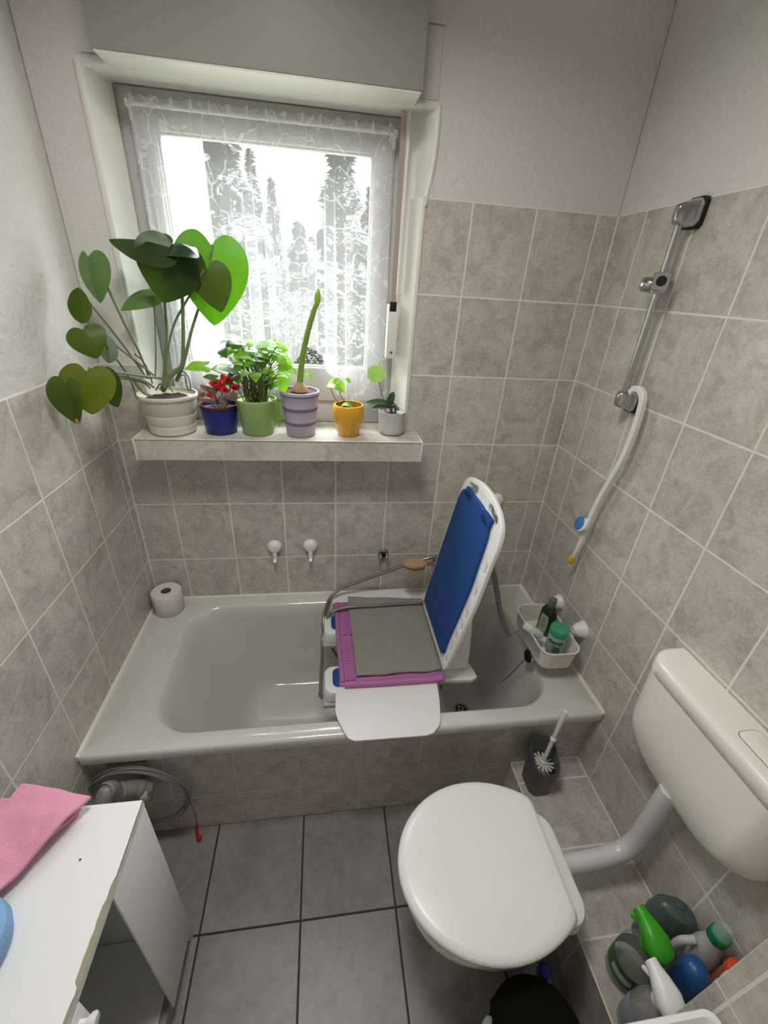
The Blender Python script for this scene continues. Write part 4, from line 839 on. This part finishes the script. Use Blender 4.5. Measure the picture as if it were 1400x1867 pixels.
for i in range(3, len(P_) - 1, 9): lathe(bm, [(.022, 0), (.0242, .003), (.0242, .012), (.022, .016)], P_[i], P_[i + 1] - P_[i], 16)
obj('pipe', bm, mat('pipe_grey', (128, 128, 122), .35), wp)
bm = B(); lathe(bm, [(.018, 0), (.029, 0), (.031, .004), (.031, .014), (.027, .020), (.018, .020), (.018, 0)], w0 + V((-.012, -.002, 0)), (1, .12, .02), 24); obj('union_ring', bm, mat('ring_cream', (186, 182, 164), .4), wp)
bm = B(); pts = []
for k in range(3 * 14 + 5):
    a = PI * .80 - 2 * PI * k / 14; rr = (1 + .10 * math.sin(k * .37 + .6) + .04 * math.sin(k * .9)); u = 248 + 92 * rr * math.cos(a); v = 1452 - 52 * rr * math.sin(a) + (6 * math.sin(k * .45))
    pts.append(at(u, v, y=-.672 - .006 * (k // 14) - .004 * math.sin(a)))
tube(bm, pts, .0034, 8, 5); tag(obj('coiled_cable', bm, mat('cable_dull', (120, 122, 118), .5)), 'coil of grey cable hanging in front of the tub apron beside the cabinet', 'cable')
rt = thing('red_dripper', at(360, 1528, z=.006), 'small red plastic piece on a thin cord on the floor by the tub apron', 'plastic piece')
q0 = at(358, 1506, z=.012); q1 = at(361, 1529, z=.008); red = mat('red_plastic', (176, 14, 20), .35)
bm = B(); tube(bm, [q0 + V((0, 0, .0)), q1], .0048, 8, 0); sphere(bm, q1 + V((.004, 0, .003)), .0085); obj('drop', bm, red, rt)
bm = B(); tube(bm, [q0, at(357, 1490, y=-.655), at(350, 1470, y=-.660), at(342, 1452, y=-.672)], .0012, 6); obj('cord', bm, mat('cord_grey', (110, 108, 98), .7), rt)

# ------------------------------------------------------------------ potted plants on the sill
def pot(t, c, prof, m, soil_r, soil_z, rim=None, wall=.004):
    bm = B(); inner = [(r - wall, z) for r, z in prof[::-1] if z > soil_z - .02]
    lathe(bm, [(0, 0)] + prof + inner + [(0, soil_z - .02)], c, n=44); o = obj('pot', bm, m, t)
    bm = B(); rr = soil_r
    def fn(u, v):
        r_ = rr * u; a = 2 * PI * v; x, y = r_ * math.cos(a), r_ * math.sin(a); return (c.x + x, c.y + y, c.z + soil_z + .004 * nz((x, y, c.x), 70) + .004 * (1 - u))
    grid(bm, fn, 7, 36); bmesh.ops.remove_doubles(bm, verts=bm.verts, dist=1e-5); obj('soil', bm, pot_soil, t)
    return o
S0 = SZ + .0005
# 1 --- large-leaved plant
c = V((.061, -.030, S0)); pm = thing('potted_monstera', c, 'large-leaved green plant in a ribbed cream pot at the left end of the sill', 'potted plant')
pot(pm, c, [(.066, 0), (.071, .004), (.0735, .026), (.0735, .028), (.0725, .0295), (.0735, .031), (.077, .060), (.077, .062), (.0765, .0635), (.0775, .065), (.0855, .113), (.0895, .115), (.0905, .120), (.089, .125)], mat('pot_cream', (212, 207, 190), .5), .085, .108)
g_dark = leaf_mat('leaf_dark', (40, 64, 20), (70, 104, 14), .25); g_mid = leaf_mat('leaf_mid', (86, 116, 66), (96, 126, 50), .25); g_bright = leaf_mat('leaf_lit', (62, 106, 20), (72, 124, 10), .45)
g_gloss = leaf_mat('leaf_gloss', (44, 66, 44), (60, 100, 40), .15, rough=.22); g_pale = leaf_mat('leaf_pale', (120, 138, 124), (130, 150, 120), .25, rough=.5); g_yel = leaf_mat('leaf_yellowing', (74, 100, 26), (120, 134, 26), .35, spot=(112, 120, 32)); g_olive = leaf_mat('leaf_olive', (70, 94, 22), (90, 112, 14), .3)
def ML(b, t, w, yb, yt, m, n=None, fold=.1, droop=.1, kind='heart', **k):
    p0, p1 = at(*b, y=yb), at(*t, y=yt); nn = n if n is not None else tocam(p0)
    bm = B(); leaf(bm, p0, p1, w, nn, fold, droop, kind, 14, 10, **k); return obj('leaf', bm, m, pm, ang=180)
yc = -.05
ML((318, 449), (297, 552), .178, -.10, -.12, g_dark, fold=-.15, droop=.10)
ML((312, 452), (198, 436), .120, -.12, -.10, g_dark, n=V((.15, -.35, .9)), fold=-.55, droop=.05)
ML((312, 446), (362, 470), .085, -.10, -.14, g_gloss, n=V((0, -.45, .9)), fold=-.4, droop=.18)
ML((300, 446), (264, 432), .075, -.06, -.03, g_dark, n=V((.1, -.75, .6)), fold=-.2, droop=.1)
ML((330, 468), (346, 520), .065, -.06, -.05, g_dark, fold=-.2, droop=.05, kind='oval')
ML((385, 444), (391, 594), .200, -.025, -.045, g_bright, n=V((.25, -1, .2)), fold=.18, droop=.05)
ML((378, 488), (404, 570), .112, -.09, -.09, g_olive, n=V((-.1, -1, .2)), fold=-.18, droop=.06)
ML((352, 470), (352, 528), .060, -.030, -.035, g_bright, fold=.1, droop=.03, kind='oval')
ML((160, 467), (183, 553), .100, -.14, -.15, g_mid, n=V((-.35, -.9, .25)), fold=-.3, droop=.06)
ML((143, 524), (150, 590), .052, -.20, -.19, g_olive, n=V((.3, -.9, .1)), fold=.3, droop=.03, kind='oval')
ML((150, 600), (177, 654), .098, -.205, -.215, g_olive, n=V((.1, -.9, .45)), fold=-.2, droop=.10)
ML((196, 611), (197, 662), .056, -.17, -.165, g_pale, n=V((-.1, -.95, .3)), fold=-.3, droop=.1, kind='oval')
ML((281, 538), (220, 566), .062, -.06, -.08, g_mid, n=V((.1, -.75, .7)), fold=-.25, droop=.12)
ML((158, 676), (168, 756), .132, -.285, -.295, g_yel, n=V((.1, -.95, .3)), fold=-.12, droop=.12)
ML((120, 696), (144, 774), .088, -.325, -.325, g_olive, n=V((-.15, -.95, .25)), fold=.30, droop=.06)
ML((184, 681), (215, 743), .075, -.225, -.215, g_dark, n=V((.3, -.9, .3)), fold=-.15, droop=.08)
ML((140, 761), (145, 774), .011, -.328, -.328, mat('leaf_brown_tip', (196, 140, 50), .7), n=V((-.1, -1, .25)), kind='oval')
bm = B()
def stem(p, r=.0035): tube(bm, [at(*q[:2], y=q[2]) for q in p], r, 8)
stem([(296, 712, -.05), (306, 690, -.05), (318, 678, -.05), (331, 668, -.055), (334, 640, -.06), (333, 560, -.075), (330, 500, -.09), (323, 462, -.105)], (.010, .003))
stem([(296, 710, -.045), (300, 670, -.045), (304, 610, -.05), (301, 545, -.07), (312, 470, -.095)], .0045)
stem([(302, 705, -.05), (306, 640, -.05), (318, 590, -.06), (345, 540, -.07), (372, 492, -.088)], .0032)
stem([(322, 695, -.03), (335, 660, -.03), (350, 600, -.03), (366, 548, -.03), (384, 470, -.03), (388, 448, -.026)], (.006, .0028))
stem([(283, 690, -.05), (284, 640, -.05), (281, 540, -.06)], .0025)
stem([(272, 690, -.06), (255, 645, -.08), (222, 580, -.11), (190, 510, -.13), (172, 468, -.14)], .0034)
stem([(268, 690, -.07), (240, 650, -.10), (196, 592, -.15), (160, 548, -.18), (146, 526, -.2)], .0030)
stem([(280, 684, -.06), (250, 660, -.10), (214, 632, -.14), (190, 612, -.16)], .0030)
stem([(250, 728, -.09), (236, 690, -.10), (211, 653, -.15), (180, 612, -.20)], .0026)
stem([(294, 690, -.05), (262, 686, -.10), (220, 680, -.16), (180, 676, -.24), (162, 672, -.284)], .0036)
stem([(280, 706, -.06), (265, 696, -.09), (230, 688, -.14), (196, 684, -.20), (166, 676, -.268)], .0034)
stem([(274, 708, -.07), (260, 697, -.09), (220, 690, -.16), (186, 684, -.222)], .0028)
stem([(278, 722, -.085), (262, 716, -.095), (240, 690, -.12)], .0035)
obj('stems', bm, mat('stem_green', (112, 126, 84), .5), pm)
bm = B()
for pts_ in ([(318, 676, -.03), (335, 678, -.05), (345, 692, -.06), (348, 712, -.06)], [(320, 690, -.03), (336, 684, -.03), (340, 702, -.05), (344, 712, -.05)], [(245, 645, -.06), (262, 660, -.06), (272, 680, -.06), (278, 700, -.06)], [(284, 712, -.07), (292, 700, -.06), (300, 712, -.08)], [(296, 715, -.07), (306, 704, -.05), (316, 716, -.07)]): tube(bm, [at(u, v, y=y) for u, v, y in pts_], .0017, 6)
obj('aerial_roots', bm, mat('root_brown', (70, 52, 40), .8), pm)
# 2 --- red and brown plant in the blue pot
c = V((.2150, -.030, S0)); pb = thing('potted_red_plant', c, 'wilting plant with red flowers in a dark blue pot on the sill', 'potted plant')
blue_pot = mat('pot_blue', (18, 38, 126), .4); pot(pb, c, [(.047, 0), (.050, .003), (.058, .080), (.0585, .084)], blue_pot, .0545, .077)
bm = B(); lathe(bm, [(.0565, .083), (.061, .0835), (.0615, .090), (.0595, .094), (.0560, .0935), (.0560, .083)], c, n=40); obj('inner_rim', bm, mat('rim_maroon', (72, 18, 34), .4), pb)
bm = B(); rd = random.Random(3)
for u, v, y in ((405, 705, -.04), (418, 698, -.05), (398, 712, -.03), (412, 712, -.06), (380, 728, -.07), (425, 706, -.04), (410, 694, -.03), (392, 700, -.05)):
    p = at(u, v, y=y)
    for k in range(4):
        d = V((rd.uniform(-1, 1), rd.uniform(-1, .3), rd.uniform(-.2, 1))).normalized(); leaf(bm, p, p + d * .022, .018, tocam(p), .3, .25, 'oval', 6, 4)
obj('red_petals', bm, leaf_mat('petal_red', (176, 24, 34), (220, 40, 50), .35, .5), pb)
bm = B()
for (u, v, y, u2, v2, w) in ((390, 712, -.05, 365, 702, .030), (378, 700, -.05, 392, 722, .028), (395, 735, -.09, 362, 728, .020), (420, 716, -.07, 430, 730, .030), (400, 722, -.08, 414, 736, .032), (372, 712, -.03, 364, 730, .022), (408, 728, -.085, 420, 720, .024)):
    p, p2 = at(u, v, y=y), at(u2, v2, y=y - .01); leaf(bm, p, p2, w, tocam(p) + V((0, 0, .6)), -.5, .3, 'oval', 8, 6)
obj('withered_leaves', bm, leaf_mat('leaf_withered', (150, 132, 122), (150, 110, 90), .25, .5, spot=(92, 62, 52)), pb)
bm = B()
for u, v in ((405, 705), (418, 700), (380, 715), (392, 704), (425, 712)): tube(bm, [c + V((.0, .0, .066)), at(u, v + 14, y=-.045), at(u, v, y=-.045)], .002, 6)
obj('stems', bm, mat('stem_brown', (112, 76, 60), .7), pb)
# 3 --- bushy plant in the light green pot
c = V((.3360, -.033, S0)); ps_ = thing('potted_syngonium', c, 'bushy bright green leafy plant in a light green pot on the sill', 'potted plant')
pot(ps_, c, [(.048, 0), (.051, .003), (.0655, .108), (.0665, .113), (.0655, .116)], mat('pot_green', (146, 178, 108), .45), .060, .100)
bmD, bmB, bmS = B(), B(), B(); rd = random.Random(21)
heads = [(372, 668, -.04, .050, 1), (406, 634, -.03, .042, 0), (420, 628, -.03, .034, 1), (392, 690, -.06, .030, 0)]
for k in range(84):
    a = rd.uniform(-1, 1); h = rd.random(); heads.append((466 + a * 62 * (1 - .35 * h * abs(a)), 700 - 78 * h - 6 * (1 - abs(a)), rd.uniform(-.085, .045), rd.uniform(.026, .044), 1 if (rd.random() < .42 or a > .45) else 0))
for k, (u, v, y, s, br_) in enumerate(heads):
    p = at(u, v, y=y); d = V((rd.uniform(-1, 1) + (p.x - c.x) * 9, rd.uniform(-1, .4), rd.uniform(-.55, .15))).normalized()
    if k == 0: d = V((-1, 0, -.22)).normalized()
    n_ = (V((0, -.55, .8)) + V((rd.uniform(-.5, .5), rd.uniform(-.4, .4), rd.uniform(-.3, .3)))).normalized()
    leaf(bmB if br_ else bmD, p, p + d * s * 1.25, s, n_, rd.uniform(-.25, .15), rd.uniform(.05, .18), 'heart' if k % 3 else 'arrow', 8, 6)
    e = c + V((rd.uniform(-.035, .035), rd.uniform(-.03, .03), .100)); m_ = (e + p) / 2 + V((0, 0, .012)); m_.x = e.x * .6 + p.x * .4
    tube(bmS, [e, m_, p], .0015, 5, 5)
lv = [at(u, v, y=-.085) for u, v in ((495, 728), (503, 735), (506, 752), (510, 778))]
tube(bmS, [c + V((.03, -.02, .1)), at(488, 722, y=-.08)] + lv, .0013, 5, 5)
for u, v, u2, v2, w in ((504, 740, 510, 754, .016), (506, 754, 513, 772, .018), (508, 762, 502, 776, .012), (502, 730, 508, 744, .016)): bm = B(); leaf(bm, at(u, v, y=-.087), at(u2, v2, y=-.09), w, (0, -1, .2), .1, .1, 'blade', 6, 4); obj('trailing_leaf', bm, leaf_mat('syn_lit', (116, 168, 44), (126, 184, 36), .5), ps_, ang=180)
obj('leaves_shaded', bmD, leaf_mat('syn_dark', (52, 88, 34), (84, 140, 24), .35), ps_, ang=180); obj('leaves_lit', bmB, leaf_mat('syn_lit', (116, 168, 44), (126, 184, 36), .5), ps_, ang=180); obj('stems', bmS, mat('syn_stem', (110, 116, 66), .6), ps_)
# 4 --- bulb plant in the lavender cup
c = V((.4800, -.046, S0)); pa = thing('potted_amaryllis', c, 'single tall amaryllis bud stem in a lavender striped cup on the sill', 'potted plant')
LC, LP = mat('pot_lavender', (172, 164, 182), .45), mat('pot_band', (124, 92, 132), .45)
pt = pot(pa, c, [(.045, 0), (.048, .003), (.0518, .040), (.0525, .043), (.0525, .047), (.0518, .050), (.0565, .088), (.0575, .091), (.0575, .095), (.0565, .098), (.0615, .132), (.0625, .134), (.0635, .138), (.0645, .146), (.0635, .149)], LC, .058, .142)
bm = B(); lathe(bm, [(.0520, .040), (.0534, .043), (.0536, .047), (.0527, .051)], c, n=44); lathe(bm, [(.0568, .088), (.0586, .091), (.0588, .095), (.0576, .099)], c, n=44); obj('purple_band', bm, LP, pt)
bm = B(); lathe(bm, [(.0632, .1365), (.0645, .1375), (.0646, .1395)], c, n=44); obj('dark_rim_line', bm, grey_dk, pt)
bm = B(); lathe(bm, [(0, .0), (.016, .002), (.026, .012), (.024, .022), (.016, .034), (.009, .044), (0, .044)], c + V((0, .0, .134)), n=20)
obj('bulb', bm, mat('bulb_brown', (166, 134, 98), .8, bump=.8, bscale=60, var=.35, vscale=60), pa)
bm = B(); tube(bm, [c + V((.0, 0, .160)), at(551, 655, y=-.046), at(560, 610, y=-.048), at(571, 570, y=-.05), at(578, 552, y=-.05)], (.0105, .0075), 14); obj('flower_stem', bm, leaf_mat('stem_lit', (132, 166, 72), (130, 160, 60), .25), pa)
p0, p1 = at(578, 555, y=-.05), at(580, 529, y=-.05); bm = B(); lathe(bm, [(0, 0), (.007, .001), (.0105, .014), (.009, .028), (.004, .040), (0, .046)], p0, p1 - p0, 16); obj('bud', bm, leaf_mat('bud_green', (142, 176, 64), (180, 210, 90), .3), pa)
bm = B(); leaf(bm, at(553, 688, y=-.045), at(574, 696, y=-.06), .018, (0, -.6, .8), .1, .5, 'blade', 8, 4); leaf(bm, at(542, 684, y=-.045), at(520, 676, y=-.05), .016, (0, -.6, .8), .1, .4, 'blade', 8, 4); leaf(bm, at(548, 682, y=-.04), at(566, 684, y=-.04), .012, (0, -.6, .8), .1, .3, 'blade', 8, 4); obj('young_leaves', bm, leaf_mat('young_leaf', (140, 184, 60), (140, 192, 50), .45), pa)
# 5 --- yellow pot
c = V((.6420, -.044, S0)); py = thing('potted_seedling', c, 'small plant with one rounded leaf in a bulbous yellow pot on the sill', 'potted plant')
pot(py, c, [(.033, 0), (.036, .004), (.044, .025), (.0525, .060), (.0545, .080), (.0525, .098), (.0505, .104), (.0490, .106)], mat('pot_yellow', (214, 158, 44), .22, coat=.3), .046, .085)
bm = B(); p = at(612, 703, y=-.05); leaf(bm, at(597, 701, y=-.04), at(628, 714, y=-.06), .045, (0, -.65, .75), .25, .3, 'round', 8, 8); leaf(bm, at(620, 742, y=-.05), at(644, 746, y=-.06), .022, (0, -.3, .9), .2, .3, 'oval', 8, 6); leaf(bm, at(628, 692, y=0), at(640, 698, y=0), .02, (0, -.6, .8), .1, .2, 'oval', 6, 4); obj('leaves', bm, leaf_mat('seedling_leaf', (124, 176, 50), (140, 192, 50), .45), py, ang=180)
bm = B(); tube(bm, [c + V((-.01, 0, .085)), at(612, 728, y=-.045), at(602, 708, y=-.045)], .0016, 6); tube(bm, [c + V((.005, 0, .085)), at(622, 722, y=-.045), at(618, 708, y=-.05)], .0016, 6); obj('stems', bm, mat('seedling_stem', (132, 120, 74), .6), py)
# 6 --- grey pot
c = V((.7975, -.018, S0)); pg = thing('potted_orchid', c, 'low dark-leaved plant with one round pale leaf in a small grey white pot', 'potted plant')
pot(pg, c, [(.036, 0), (.042, .004), (.0455, .012), (.0465, .030), (.0475, .074), (.0485, .078), (.0480, .081)], mat('pot_greywhite', (186, 186, 186), .4), .043, .066)
bm = B(); leaf(bm, at(722, 744, y=-.02), at(664, 736, y=-.075), .030, (0, -.5, .9), .15, .12, 'oval', 10, 6); leaf(bm, at(728, 744, y=-.02), at(677, 746, y=-.06), .028, (0, -.5, .9), .15, .1, 'oval', 10, 6); leaf(bm, at(708, 742, y=-.02), at(718, 714, y=-.02), .026, (-.3, -.9, .2), .15, .1, 'oval', 10, 6); leaf(bm, at(700, 740, y=-.01), at(722, 738, y=-.01), .022, (0, -.5, .9), .1, .2, 'oval', 8, 6); obj('dark_leaves', bm, leaf_mat('orchid_leaf', (52, 74, 48), (70, 100, 50), .15, .3), pg, ang=180)
bm = B(); leaf(bm, at(670, 680, y=.005), at(702, 684, y=-.005), .056, (0, -1, .25), .1, .12, 'round', 10, 10); obj('round_leaf', bm, leaf_mat('round_leaf', (150, 190, 90), (150, 190, 90), .4, .6), pg, ang=180)
bm = B(); tube(bm, [c + V((-.022, 0, .07)), at(697, 722, y=-.01), at(690, 692, y=.0)], .0016, 6); obj('leaf_stalk', bm, mat('stalk_maroon', (110, 66, 72), .6), pg)
bm = B(); tube(bm, [c + V((0, 0, .072)), at(712, 742, y=-.02), at(722, 738, y=-.03)], .004, 6); tube(bm, [c + V((.01, -.01, .072)), at(722, 744, y=-.03), at(727, 748, y=-.03)], .004, 6); obj('roots', bm, mat('orchid_root', (96, 98, 78), .8), pg)
